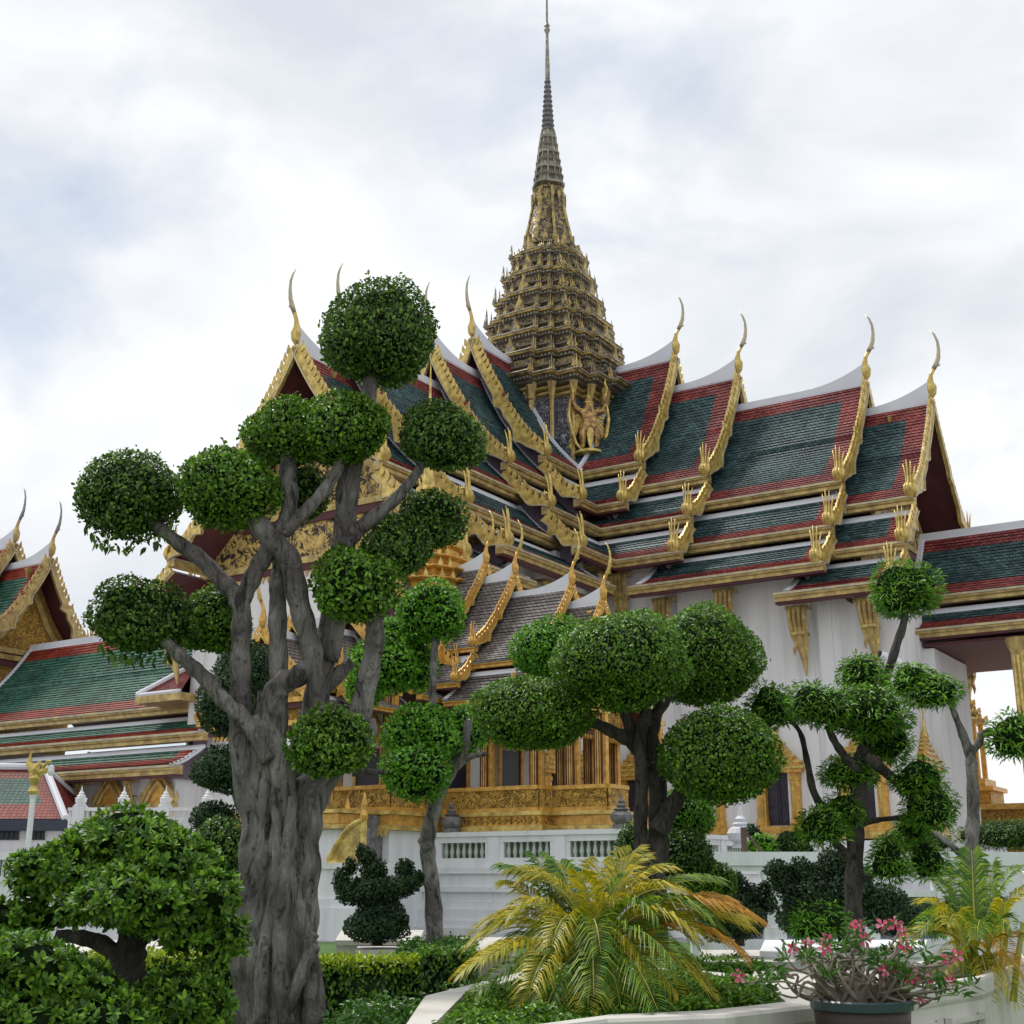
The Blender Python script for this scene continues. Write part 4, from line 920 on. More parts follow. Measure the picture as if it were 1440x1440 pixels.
def onwall(x): # point on parapet top line
    A = TF @ Vector((X0, Y+.25, tp)); B = TF @ Vector((X1, Y+.25, tp))
    best = min(range(201), key=lambda k: abs(prj(A.lerp(B, k/200))[0]-x)); return A.lerp(B, best/200)
def prj(P):
    X, Yy, Z = P; Z -= EYE; c, s_ = math.cos(PITCH), math.sin(PITCH); yc = Yy*c+Z*s_; zc = -Yy*s_+Z*c
    return 720+X/yc*1800, 720-zc/yc*1800
for x, lb in ((538, 'dark stone ornament at the left end of the terrace parapet, by the gilt stair rail'), (640, 'dark stone ornament on the terrace parapet behind the slim tree trunk'), (879, 'dark stone ornament at the right corner of the terrace parapet')):
    q = onwall(x); b = MB()
    b.lathe([(.30, 0), (.30, .1), (.22, .14), (.33, .25), (.36, .38), (.28, .46), (.17, .5), (.26, .55), (.12, .6), (.18, .66), (.07, .72), (.12, .77), (.03, .86), (.02, 1.0)], (0, 0, 0), 8, 0)
    b.v = [(v[0]*.95, v[1]*.95, v[2]*1.0) for v in b.v]
    tag(ob('stone_ornament', b, M['stone'], None, T(q.x, q.y, tp)), lb, 'stone ornament', 'stone ornaments on the parapet')
q = at(1048, 1188, 42); b = MB()
b.lathe([(.30, 0), (.30, .1), (.22, .14), (.40, .25), (.46, .45), (.38, .6), (.2, .68), (.28, .75), (.14, .82), (.2, .9), (.08, 1.0), (.02, 1.5)], (0, 0, 0), 12, 0)
tag(ob('stone_urn', b, M['white'], None, T(q.x, q.y, q.z-.1)), 'pale round urn-like finial standing on the far parapet beside the brown post', 'stone ornament')
# ------------------------------------------------------------------ garden fence at the right (white, open panels)
FY = 30.0
fa = at(960, 1318, FY); fz0 = 0.0; fzt = at(1200, 1198, FY).z
fence = thing('garden_fence', 'white masonry garden fence with broad coping and blue lattice panels at the right', 'fence', (fa.x, FY, 0), R(2.2))
GF = T(fa.x, FY, 0) @ RZ(R(2.2)); b = MB(); Lf = 14.0; L0 = .3
b.box(L0, Lf, -.25, .25, fzt-.30, fzt, 0, ); b.box(L0, Lf, -.18, .18, fzt-.42, fzt-.303, 0); b.box(L0, Lf, -.3, .3, 0, .35, 0)
zc = at(1200, 1243, FY).z; b.box(L0, Lf, -.15, .15, zc-.28, zc-.14, 0)
ob('fence_rail', b, M['terrace'], fence, GF)
for x in (985, 1093, 1225, 1340, 1440, 1560):
    pxx = at(x, 1300, FY).x-fa.x; b = MB(); b.box(pxx-.2, pxx+.2, -.2, .2, .352, fzt-.43, 0); b.box(pxx-.25, pxx+.25, -.235, .235, .353, .6, 0)
    ob('fence_post', b, M['terrace'], fence, GF)
xs_ = [at(x, 1300, FY).x-fa.x for x in (985, 1093, 1225, 1340, 1440, 1560)]
for a, c in zip(xs_, xs_[1:]):
    b = MB(); z0_, z1_ = .355, zc-.285; n = 7
    for k in range(-6, 2*n):
        for sg in (1, -1):
            x_a = a+.2+(c-a-.4)*k/n; x_b = x_a+sg*(z1_-z0_)
            pts = []
            for t in [i/8 for i in range(9)]:
                xx = x_a+(x_b-x_a)*t
                if a+.2 <= xx <= c-.2: pts.append((xx, z0_+(z1_-z0_)*t))
            if len(pts) > 1: b.bar((pts[0][0], 0.02*sg, pts[0][1]), (pts[-1][0], 0.02*sg, pts[-1][1]), .03, .05, 0)
    b.box(a+.2, c-.2, -.03, .03, z0_, z0_+.06, 0); b.box(a+.2, c-.2, -.03, .03, z1_-.06, z1_, 0)
    b.box(a+.2, c-.2, .06, .08, z0_, z1_, 1)
    ob('lattice_panel', b, [M['lattice'], M['bluetrim']], fence, GF)
p = at(1052, 1199, 30.3); b = MB(); b.box(-.06, .06, -.06, .06, 0, .55+.0, 0); b.bar((0, 0, .5), (.42, .1, 0), .05, .05, 0)
tag(ob('brown_post', b, M['rust'], None, T(p.x, p.y, fzt)), 'short brown post with a slanting strut on top of the white fence', 'post')
# ------------------------------------------------------------------ golden throne pavilion far right and white boundary wall at the left
kp = Vector((26.6, 75.6, 0)); kz = 3.0
kk = thing('gilded_spired_kiosk', 'little open gilded kiosk with needle spire seen under the porch roof, right edge', 'kiosk', kp+Vector((0, 0, kz)), ROT)
KF = T(*kp) @ RZ(ROT); b = MB()
b.box(-4.5, 4.5, -4.5, 4.5, 2.9, 4.0, 0); b.box(-4.8, 4.8, -4.8, 4.8, 4.0, 4.25, 1); b.box(-4.3, 4.3, -4.3, 4.3, 4.25, 5.2, 0); b.box(-4.7, 4.7, -4.7, 4.7, 5.2, 5.5, 1)
b.box(-1.6, 1.6, -1.6, 1.6, 5.5, 6.4, 0); b.box(-1.8, 1.8, -1.8, 1.8, 6.4, 6.65, 1); b.box(-1.3, 1.3, -1.3, 1.3, 6.65, 7.1, 1)
ob('plinth', b, [M['relieffine'], M['goldor']], kk, KF)
for sx in (-1, 1):
    for sy in (-1, 1):
        b = MB(); b.box(sx*.85-.13, sx*.85+.13, sy*.85-.13, sy*.85+.13, 7.1, 10.3, 0); b.tube([(sx*.85, sy*.85, 9.4), (sx*.4, sy*.85, 10.1), (0, sy*.85, 10.35)], [.12, .1, .08], 6, 0)
        ob('column', b, M['goldor'], kk, KF)
b = MB(); zz = 10.3; a = 1.35
for k in range(6):
    b.loft([plan(a, zz), plan(a*1.05, zz+.1), plan(a*1.02, zz+.2), plan(a*.75, zz+.42)], 0); 
    for i, p in enumerate(plan(a, 0)):
        if i % 2 == 0: flame(b, p[0], p[1], zz+.2, math.atan2(p[1], p[0]), .15, .3, 1)
    zz += .48; a *= .76
b.lathe([(.36, 0), (.28, .5), (.16, 1.1), (.12, 1.8), (.08, 2.6), (.02, 4.4)], (0, 0, zz), 10, 1)
ob('roof', b, [M['golddull'], M['goldor']], kk, KF)
# low white boundary wall at the left with little stupa-topped posts
LW = 50.0
a = at(-60, 1152, LW); lw = thing('boundary_wall', 'white pierced boundary wall with pointed round finials, left, before the side hall', 'wall', (a.x, LW, 0), 0)
b = MB(); x1_ = at(330, 1150, LW).x
zt = at(200, 1136, LW).z; x0_ = at(103, 1140, LW).x
b.box(x0_, x1_, LW-.15, LW+.15, 0, zt-.75, 0); b.box(x0_, x1_, LW-.2, LW+.2, zt-.12, zt, 0)
n = int((x1_-x0_)/.22)
for k in range(n):
    x = x0_+(x1_-x0_)*k/n; b.box(x, x+.09, LW-.07, LW+.07, zt-.75, zt-.123, 0)
b.box(x0_, x1_, LW-.06, LW+.06, zt-.48, zt-.36, 0)
ob('pierced_rail', b, M['terrace'], lw)
for x in (118, 178, 237, 296, 345):
    p = at(x, 1140, LW); b = MB(); b.box(p.x-.22, p.x+.22, LW-.24, LW+.24, 0, zt+.06, 0)
    b.lathe([(r_*.72, z_*.66) for r_, z_ in [(.30, 0), (.34, .08), (.22, .14), (.30, .24), (.30, .4), (.34, .44), (.2, .5), (.24, .58), (.13, .66), (.15, .74), (.06, .85), (.015, 1.15)]], (p.x, LW, zt+.06), 12, 0)
    ob('post', b, M['terrace'], lw)
# near low wall at left edge with pierced parapet
NWY = 38.0; ztn = at(20, 1201, NWY).z
nw = thing('near_terrace_wall', 'white terrace wall with small slots under its coping, far left behind the leafy bonsai', 'wall', (at(0, 1200, NWY).x, NWY, 0), 0)
b = MB(); xa, xb = at(-60, 1200, NWY).x, at(300, 1200, NWY).x
b.box(xa, xb, NWY-.2, NWY+.2, ztn-.16, ztn, 0); b.box(xa, xb, NWY+.1, NWY+.3, 0, ztn-.1, 0); b.box(xa, xb, NWY-.35, NWY+.3, 0, ztn-.75, 0); b.box(xa, xb, NWY-.45, NWY+.3, ztn-.76, ztn-.62, 0); b.box(xa, xb, NWY-.6, NWY+.3, 0, .9, 0)
n = 60
for k in range(n):
    x = xa+(xb-xa)*k/n; b.box(x, x+.08, NWY-.12, NWY+.098, ztn-.62, ztn-.163, 1)
ob('wall_body', b, [M['terrace'], M['balus']], nw)
# ------------------------------------------------------------------ lamp post with gilded bird
p = at(44, 1200, 36); lp = thing('lamp_post', 'slim white lamp post topped by a gilded bird holding a small lantern', 'lamp post', (p.x, p.y, 0))
zt = at(44, 1118, 36).z; b = MB(); b.lathe([(.13, 0), (.11, .5), (.09, .55), (.075, zt-.1), (.11, zt)], (p.x, p.y, 0), 12, 0); ob('pole', b, M['whitem'], lp)
b = MB(); b.lathe([(.1, 0), (.16, .1), (.09, .25), (.17, .45), (.1, .55)], (p.x, p.y, zt), 10, 0)
b.tube([(p.x-.05, p.y, zt+.5), (p.x, p.y, zt+.7), (p.x+.12, p.y, zt+.85), (p.x+.2, p.y, zt+.75), (p.x+.32, p.y, zt+.9), (p.x+.42, p.y, zt+.92)], [.12, .16, .1, .06, .06, .02], 8, 0)
b.tube([(p.x-.05, p.y, zt+.65), (p.x-.2, p.y, zt+.85), (p.x-.18, p.y, zt+1.15)], [.14, .1, .02], 8, 0); b.tube([(p.x+.0, p.y, zt+.6), (p.x+.28, p.y, zt+.65), (p.x+.45, p.y, zt+.8)], [.12, .08, .03], 6, 0)
ob('gilded_bird', b, M['gold'], lp)
b = MB(); b.lathe([(.02, .3), (.08, .25), (.1, .1), (.05, 0)], (p.x+.42, p.y, zt+.52), 8, 0); ob('lantern', b, M['whitem'], lp)
# ------------------------------------------------------------------ security camera and spotlight
q = HALLC+EU*22.4+EV*8.9; b = MB(); p = Vector((q.x, q.y, 12.0-.0)); p.z = at(1281, 925, q.y).z; s_ = 1.9
b.tube([(p.x+.25*s_, p.y, p.z-.12*s_), (p.x-.2*s_, p.y-.1, p.z+.08*s_)], .09*s_, 10, 0); b.tube([(p.x-.19*s_, p.y-.1, p.z+.075*s_), (p.x-.25*s_, p.y-.115, p.z+.10*s_)], .075*s_, 10, 1)
b.tube([(p.x+.1, p.y, p.z-.1), tuple(Vector((p.x+.1, p.y, p.z-.35))-EV*.9)], .05, 6, 0)
tag(ob('security_camera', b, [M['whitem'], M['darkglass']]), 'small white security camera on the hall wall, showing above a feathery leaf tuft', 'camera')
p = at(598, 1308, 25); b = MB(); b.ball((p.x, p.y, .35), (.19, .19, .19), 8, 0); b.box(p.x-.05, p.x+.05, p.y-.05, p.y+.05, 0, .2, 0)
tag(ob('spotlight', b, [M['blackm']], smooth=True), 'small round dark green spotlight on the ground beside the slim tree trunk', 'spotlight')
#@@PLANTS
# ------------------------------------------------------------------ foliage kit
rng = np.random.default_rng(11)
def rand_unit(n):
    v = rng.normal(size=(n, 3)); return v/np.linalg.norm(v, axis=1)[:, None]
def leaf_verts(pos, nrm, size, width=.5, fold=.18, droop=0.0, updir=None, sizevar=.35, tilt=.9):
    """folded six-point leaves at pos, lying roughly across nrm"""
    n = len(pos)
    nn = nrm+rng.normal(size=(n, 3))*tilt*.6; nn /= np.linalg.norm(nn, axis=1)[:, None]
    t = rng.normal(size=(n, 3)) if updir is None else updir+rng.normal(size=(n, 3))*.35
    t -= nn*np.sum(t*nn, axis=1)[:, None]; t /= np.linalg.norm(t, axis=1)[:, None]+1e-9
    s = np.cross(nn, t); L_ = size*(1+rng.uniform(-sizevar, sizevar, n))[:, None]; W_ = L_*width*.5; f = L_*fold
    dz = np.array([0, 0, -1.0]); w2 = W_*(.95 if width > .3 else .7)
    a = pos; r1 = pos+t*L_*.30+s*W_*.85+nn*f*.8; r2 = pos+t*L_*.68+s*w2+nn*f; c = pos+t*L_-nn*f*.3+dz*L_*droop
    l2 = pos+t*L_*.68-s*w2+nn*f*.6; l1 = pos+t*L_*.30-s*W_*.85+nn*f*.5; m = pos+t*L_*.5-nn*f*.15
    return np.stack([a, r1, r2, c, l2, l1, m], axis=1).reshape(-1, 3)

def leaf_mesh(name, V, mats, core=None, blade=False):
    """V: n*7 verts: outline of six points and a middle; blades have five"""
    K_ = 5 if blade else 7; n = len(V)//K_; k = np.arange(n)[:, None]*K_
    tl = [(0, 1, 4), (1, 2, 4), (0, 4, 3), (4, 2, 3)] if blade else [(0, 1, 6), (1, 2, 6), (2, 3, 6), (3, 4, 6), (4, 5, 6), (5, 0, 6)]
    tris = np.concatenate([k+np.array([q]) for q in tl], axis=1).reshape(-1, 3)
    cv, cf = core if core else (np.zeros((0, 3)), np.zeros((0, 3), int))
    base = len(V); VV = np.concatenate([V, cv]); FF_ = np.concatenate([tris, cf+base])
    me = bpy.data.meshes.new(name); me.vertices.add(len(VV)); me.vertices.foreach_set('co', VV.astype(np.float32).ravel())
    me.loops.add(len(FF_)*3); me.loops.foreach_set('vertex_index', FF_.astype(np.int32).ravel())
    me.polygons.add(len(FF_)); me.polygons.foreach_set('loop_start', np.arange(0, len(FF_)*3, 3, dtype=np.int32)); me.polygons.foreach_set('loop_total', np.full(len(FF_), 3, dtype=np.int32))
    for m_ in mats: me.materials.append(m_)
    mi = np.zeros(len(FF_), np.int32); mi[len(tris):] = 1
    me.polygons.foreach_set('material_index', mi); me.update(); me.validate(); return me
def ico(sub=3):
    bm_v = None
    import bmesh
    bm = bmesh.new(); bmesh.ops.create_icosphere(bm, subdivisions=sub, radius=1)
    v = np.array([p.co[:] for p in bm.verts]); f = np.array([[q.index for q in p.verts] for p in bm.faces]); bm.free(); return v, f
ICO = ico(3)
def lump(d, seed, amp):
    """low frequency bumps over directions d"""
    r_ = np.random.default_rng(seed); o = np.zeros(len(d))
    for k in range(7):
        a = r_.normal(size=3); a /= np.linalg.norm(a); fr = r_.uniform(2, 6); o += np.sin(d@a*fr+r_.uniform(0, 6))/7
    return 1+amp*o*2
def blob(c, r, leaf, seed=0, amp=.12, dens=1.0, flat=.0, kind='leaf', hang=0, stray=.03):
    """one clipped pad of foliage. returns leaf verts and a dark solid core"""
    c = np.array(c); r = np.array(r if hasattr(r, '__len__') else (r, r, r), float)
    area = 4*math.pi*((r[0]*r[1])**1.6/3+(r[0]*r[2])**1.6/3+(r[1]*r[2])**1.6/3)**(1/1.6)
    n = int(area/(leaf*leaf*.5)*1.55*dens)
    d = rand_unit(n); depth = 1-np.abs(rng.normal(size=n))*.085
    st = rng.random(n) < stray; depth[st] += rng.random(st.sum())*.10
    lm = lump(d, seed, amp)*(1+.035*lump(d*3.1, seed+50, 1)); q = d.copy()
    if flat: q[:, 2] = np.where(q[:, 2] < 0, q[:, 2]*(1-flat), q[:, 2])
    pos = c+q*r*(lm*depth)[:, None]
    nr = d/r; nr /= np.linalg.norm(nr, axis=1)[:, None]
    if kind == 'leaf':
        up = np.tile([0, 0, .5], (n, 1))+nr*.35
        V = leaf_verts(pos, nr*.75+np.array([0, 0, .35]), leaf, .58, updir=up)
    elif kind == 'long':
        up = nr*np.array([1, 1, .8])+rand_unit(n)*.4+np.array([0, 0, .35]); V = leaf_verts(pos, nr*.3+np.array([0, 0, 1.]), leaf, .23, .04, .16, up)
    elif kind == 'cluster':
        m_ = n//8; dd = d[:m_]; pc_ = pos[:m_]; nn_ = nr[:m_]*.7+np.array([0, 0, .55])+rand_unit(m_)*.25; nn_ /= np.linalg.norm(nn_, axis=1)[:, None]
        ang = np.tile(np.arange(8)*2.4, m_)[:, None]; P_c = np.repeat(pc_, 8, axis=0); A_ = np.repeat(nn_, 8, axis=0)
        s1 = np.cross(A_, np.array([0.3, .9, .1])); s1 /= np.linalg.norm(s1, axis=1)[:, None]; s2 = np.cross(A_, s1); rd = s1*np.cos(ang)+s2*np.sin(ang)
        el = np.tile(np.linspace(.25, 1.25, 8), m_)[:, None]; up = rd*np.cos(el)+A_*np.sin(el)
        V = leaf_verts(P_c, A_*np.cos(el)-rd*np.sin(el)*.6, leaf, .40, .06, 0, up*3, tilt=.35)
    elif kind == 'rosette':
        up = nr*.9+np.tile([0, 0, .6], (n, 1)); V = leaf_verts(pos, nr*.5+rand_unit(n)*.6, leaf, .36, .08, 0, up)
    elif kind == 'fine':
        up = nr+np.tile([0, 0, .3], (n, 1)); V = leaf_verts(pos, nr, leaf, .55, .1, 0, up)
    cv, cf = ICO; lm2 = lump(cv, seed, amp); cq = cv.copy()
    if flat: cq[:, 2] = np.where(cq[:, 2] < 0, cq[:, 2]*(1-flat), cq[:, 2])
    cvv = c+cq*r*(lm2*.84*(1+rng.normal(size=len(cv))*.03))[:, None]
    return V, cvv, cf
def crown(parent, name, blobs, m, label=None):
    Vs = []; cvs = []; cfs = []; off = 0
    for b_ in blobs:
        V, cv, cf = b_; Vs.append(V); cvs.append(cv); cfs.append(cf+off); off += len(cv)
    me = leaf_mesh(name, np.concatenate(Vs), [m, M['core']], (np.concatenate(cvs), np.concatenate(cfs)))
    o = link(name, me, parent, I4)
    if label: o['label'] = label
    return o
def smooth_path(pts, rad, n=5):
    P = [Vector(p) for p in pts]; out = []; ro = []
    for i in range(len(P)-1):
        p0 = P[max(0, i-1)]; p1 = P[i]; p2 = P[i+1]; p3 = P[min(len(P)-1, i+2)]
        for k in range(n):
            t = k/n; out.append(.5*((2*p1)+(-p0+p2)*t+(2*p0-5*p1+4*p2-p3)*t*t+(-p0+3*p1-3*p2+p3)*t**3)); ro.append(rad[i]+(rad[i+1]-rad[i])*t)
    out.append(P[-1]); ro.append(rad[-1]); return out, ro
def limb(b, pxs, Y, rpx, n=12, rough=.10, mi=0, flute=0, dY=None, knots=True):
    """limb through photograph points pxs at depth Y (dY: extra depth per point); rpx: radius in photograph pixels"""
    pts = [at(x, y, Y+(dY[i] if dY else 0)) for i, (x, y) in enumerate(pxs)]
    rad = [pm(r_, Y)*(.86 if r_ < 30 else .93) for r_ in rpx]
    P, Q = smooth_path(pts, rad, 7)
    for i in range(len(Q)): Q[i] *= 1+.07*math.sin(i*1.3+pxs[0][0])
    b.tube(P, Q, n, mi, rough=rough, flute=flute)
    if knots:
        for k in range(max(1, len(P)//9)):
            i = random.randrange(2, len(P)-2); d = Vector((random.uniform(-1, 1), -1, 0)).normalized()
            b.ball(P[i]+d*Q[i]*.72, Q[i]*.36, 5, mi, .1)
def px_blob(x, y, rx, ry, Y, leaf, seed=0, dy=None, **k):
    c = at(x, y, Y); k_ = (Y*math.cos(PITCH)+(c.z-EYE)*math.sin(PITCH))/1800*1.03; return blob(c, (rx*k_, (dy or rx)*k_, ry*k_), leaf, seed, **k)
# ------------------------------------------------------------------ the big cloud-pruned tree
BT = 12.5
p = at(400, 1500, BT); tr = thing('topiary_tree', 'tallest cloud-pruned tree with thick fluted grey trunk and many round leaf balls', 'tree', (p.x, BT, 0), 0, 'cloud-pruned topiary trees')
b = MB()
# fused stems of the trunk (down to the ground)
def gpt(x, y, Y=BT): return (x, y)
limb(b, [(362, 1560), (368, 1440), (366, 1330), (374, 1220), (374, 1120), (380, 1040), (387, 973)], BT, [44, 38, 34, 32, 29, 25, 21], 36, .018, dY=[0, 0, 0, 0, 0, 0, -.05], flute=.09)
limb(b, [(420, 1560), (412, 1440), (414, 1330), (420, 1220), (430, 1140), (462, 1085), (500, 1030), (520, 960), (532, 890), (525, 845)], BT+.05, [44, 38, 33, 33, 31, 24, 18, 16, 14, 12], 36, .018, dY=[0, 0, 0, 0, 0, .05, .1, 0, -.2, -.3], flute=.09)
limb(b, [(385, 1560), (392, 1440), (396, 1330), (402, 1220), (404, 1140), (398, 1060), (362, 1010)], BT-.16, [34, 27, 21, 21, 20, 17, 15], 24, .02, flute=.08)
limb(b, [(410, 1440), (398, 1350), (400, 1260), (412, 1170), (414, 1120)], BT-.30, [13, 12, 10, 11, 4], 12, .05)
limb(b, [(372, 1440), (375, 1350), (392, 1250), (396, 1180), (388, 1110)], BT-.30, [12, 11, 10, 9, 3], 12, .05)
limb(b, [(440, 1490), (446, 1400), (440, 1330), (448, 1312)], BT-.2, [16, 17, 13, 8], 12, .12)
limb(b, [(405, 1430), (425, 1380), (440, 1345), (452, 1330)], BT-.32, [9, 11, 10, 6], 10, .08)
# rising stems
limb(b, [(385, 1160), (384, 1080), (386, 1000), (398, 965), (422, 952), (446, 932), (440, 895)], BT-.1, [18, 24, 21, 19, 17, 16, 15], 18, .06, dY=[.2, .05, 0, 0, 0, .05, .1])
limb(b, [(458, 1010), (442, 915), (426, 850), (411, 788), (385, 757), (355, 720), (333, 690)], BT-.05, [14, 16, 18, 19, 18, 16, 13], 16, .06)
limb(b, [(366, 1180), (350, 1070), (343, 1002), (343, 915), (343, 850), (318, 818), (285, 785), (256, 764), (215, 730)], BT+.02, [18, 24, 18, 16, 16, 14, 13, 12, 9], 16, .06)
limb(b, [(343, 850), (356, 820), (375, 785), (395, 752), (411, 720), (410, 672), (408, 640)], BT+.03, [15, 15, 15, 14, 14, 15, 12], 14, .07)
limb(b, [(400, 752), (425, 728), (445, 708), (474, 670), (485, 640)], BT, [12, 12, 11, 10, 8], 12, .07)
limb(b, [(392, 1080), (397, 954), (395, 870), (397, 803), (400, 760)], BT+.12, [16, 15, 15, 13, 11], 14, .07)
limb(b, [(430, 1180), (445, 1010), (462, 915), (485, 790), (494, 690), (505, 620), (520, 570), (528, 520)], BT+.25, [24, 20, 20, 19, 19, 19, 15, 12], 18, .05)
limb(b, [(470, 930), (482, 860), (480, 800), (488, 760)], BT+.15, [13, 13, 12, 10], 12, .06)
limb(b, [(490, 770), (505, 748), (550, 712), (580, 680), (600, 650)], BT+.1, [14, 14, 11, 9, 7], 12, .07)
limb(b, [(384, 1070), (352, 1014), (325, 990), (294, 956), (265, 928), (235, 900)], BT-.2, [14, 12, 12, 13, 11, 9], 12, .09)
limb(b, [(505, 1075), (515, 1050), (526, 1025), (524, 1012)], BT+.1, [13, 12, 11, 8], 10, .1)
limb(b, [(500, 1088), (520, 1085), (546, 1086)], BT-.1, [5, 5, 4], 8, .1, knots=False)
limb(b, [(420, 1120), (440, 1000), (470, 960), (500, 930)], BT+.3, [16, 14, 12, 10], 12, .1)
ob('trunk', b, M['bark'], tr, smooth=True)
LF = .044
for i, (x, y, rx, ry, dy_) in enumerate([(535, 485, 84, 72, .15), (491, 608, 58, 57, -.1), (412, 614, 62, 53, .1), (627, 622, 60, 55, .1), (323, 690, 68, 66, -.2), (186, 706, 73, 67, .1),
                                   (202, 877, 67, 54, -.15), (507, 832, 58, 60, -.3), (562, 775, 46, 48, .25), (607, 738, 50, 42, .4), (467, 1053, 55, 52, -.5), (300, 882, 52, 50, .5), (430, 700, 34, 40, .45)]):
    B = [px_blob(x, y, rx, ry, BT+dy_, LF if i != 7 else .05, i, amp=.15, flat=.32, stray=.06, dens=1.1)]
    if i == 0:
        extra = []
        for k in range(26):
            a_ = random.uniform(-1, 1); c_ = at(535+a_*60, 478-70*math.sqrt(1-a_*a_*.6)-random.uniform(0, 12), BT+random.uniform(-.2, .2))
            extra.append(c_+Vector((0, 0, random.uniform(-.04, .02))))
        ps = np.array([e[:] for e in extra for _ in range(5)])+rng.normal(size=(130, 3))*.03
        V = leaf_verts(ps, rand_unit(130), .05, .5); B.append((V, np.zeros((0, 3)), np.zeros((0, 3), int)))
    if i in (5, 6):   # loose leaves hanging from the underside
        ps = []
        for k in range(70):
            a_ = random.uniform(-.85, .95); c_ = at(x+a_*rx, y+ry*.86*math.sqrt(max(0, 1-a_*a_))+random.uniform(-4, 12), BT+random.uniform(-.25, .25)); ps.append(c_[:])
        V = leaf_verts(np.array(ps), rand_unit(70), .075, .5, droop=.3, updir=np.tile([0, 0, -1.], (70, 1))); B.append((V, np.zeros((0, 3)), np.zeros((0, 3), int)))
    crown(tr, 'leaf_ball', B, M['leafB' if i in (1, 2, 4, 7, 10, 11) else 'leafA'])
# ------------------------------------------------------------------ helper for smaller clipped trees
def tree(label, base, Y, limbs, balls, lm, leaf, bark='bark', kind='leaf', group='cloud-pruned topiary trees', name='topiary_tree', zbase=0, amp=.12, flat=.15, cat='tree', part='leaf_ball', dens=1.0, flute=0):
    p = at(base[0], base[1], Y); t = thing(name, label, cat, (p.x, Y, zbase), 0, group)
    if limbs:
        b = MB()
        for l_ in limbs: limb(b, l_[0], Y+(l_[2] if len(l_) > 2 else 0), l_[1], 12, .09, knots=max(l_[1]) > 6)
        ob('trunk', b, M[bark], t, smooth=True)
    for i, q in enumerate(balls):
        x, y, rx, ry = q[:4]; dy_ = q[4] if len(q) > 4 else 0; mm = M[q[5]] if len(q) > 5 else M[lm]
        crown(t, part, [px_blob(x, y, rx, ry, Y+dy_, leaf, int(x+y), amp=amp, flat=flat, kind=kind, dens=dens)], mm)
    return t
# slim tree with bright balls beside the big one
tree('slim tree with knotty trunk and bright green clipped balls before the terrace', (616, 1340), 24, [
    ([(617, 1400), (616, 1312), (612, 1240), (606, 1190), (612, 1150), (625, 1110), (645, 1075), (658, 1045), (665, 1010)], [16, 14, 12, 12, 11, 10, 9, 8, 6]),
    ([(606, 1195), (600, 1183), (600, 1180)], [9, 8, 6], -.1), ([(622, 1130), (612, 1105), (605, 1080)], [8, 7, 5]), ([(640, 1085), (665, 1065), (690, 1060)], [6, 5, 3]),
    ([(614, 1120), (612, 1040), (613, 960), (616, 905), (615, 880)], [7, 6, 6, 6, 5], .4)],
    [(597, 1036, 53, 42), (590, 1086, 46, 42, -.5), (655, 1030, 34, 34, .5), (612, 862, 46, 44, .4), (545, 938, 48, 40, .5), (590, 940, 30, 40, .9), (560, 905, 40, 35, 1.2), (520, 965, 28, 32, 1.4)], 'leafC', .075, amp=.15)
# dark pom-pom tree left behind the big trunk
tree('dark fine-leaved pom-pom tree with a pale curved stem half hidden behind the fluted trunk', (360, 1300), 20, [
    ([(372, 1320), (368, 1230), (372, 1175), (352, 1145), (338, 1118), (335, 1060), (340, 1000)], [11, 10, 9, 9, 8, 6, 5])],
    [(320, 1086, 44, 34), (325, 990, 40, 50, .4), (350, 945, 40, 45, .8), (306, 1152, 30, 22, .2), (316, 1196, 38, 44, -.8, 'leafA')], 'leafD', .05, kind='fine')
# wide tree with five domed pads
T3 = 19
tree('broad tree with five domed green pads on a dark forked trunk', (915, 1230), T3, [
    ([(925, 1330), (925, 1230), (932, 1150), (926, 1080), (918, 1020), (905, 980)], [21, 19, 16, 14, 12, 10]),
    ([(906, 1320), (906, 1180), (907, 1100), (905, 1040), (915, 1000)], [12, 11, 10, 10, 9], -.2),
    ([(918, 1080), (895, 1045), (865, 1028), (835, 1015), (800, 1010)], [13, 12, 10, 8, 6]),
    ([(905, 1060), (890, 1020), (880, 985), (875, 950)], [10, 10, 9, 8]),
    ([(930, 1170), (955, 1125), (975, 1100), (990, 1080)], [16, 13, 11, 8], -.3), ([(920, 1040), (930, 1000), (960, 960), (985, 940)], [11, 10, 9, 7])],
    [(782, 922, 54, 48, 1.0, 'leafC'), (754, 1010, 78, 54, -.2), (884, 938, 95, 76, -.6), (998, 938, 76, 78, .6, 'leafB'), (1014, 1072, 80, 72, -.7)], 'leafB', .052, bark='barkdark', flat=.30, amp=.13, dens=1.1)
# shrubs stacked right of that trunk
tree('tall rounded shrub of stacked bright and dark green mounds right of the forked trunk', (965, 1240), 21, [], [(965, 1152, 42, 40, 0, 'leafC'), (958, 1208, 52, 42, -.3), (1005, 1246, 34, 30, -.5, 'leafB'), (900, 1190, 26, 30, .5)], 'leafA', .05, name='clipped_shrub', group='clipped shrubs', cat='shrub', part='leaf_mound')
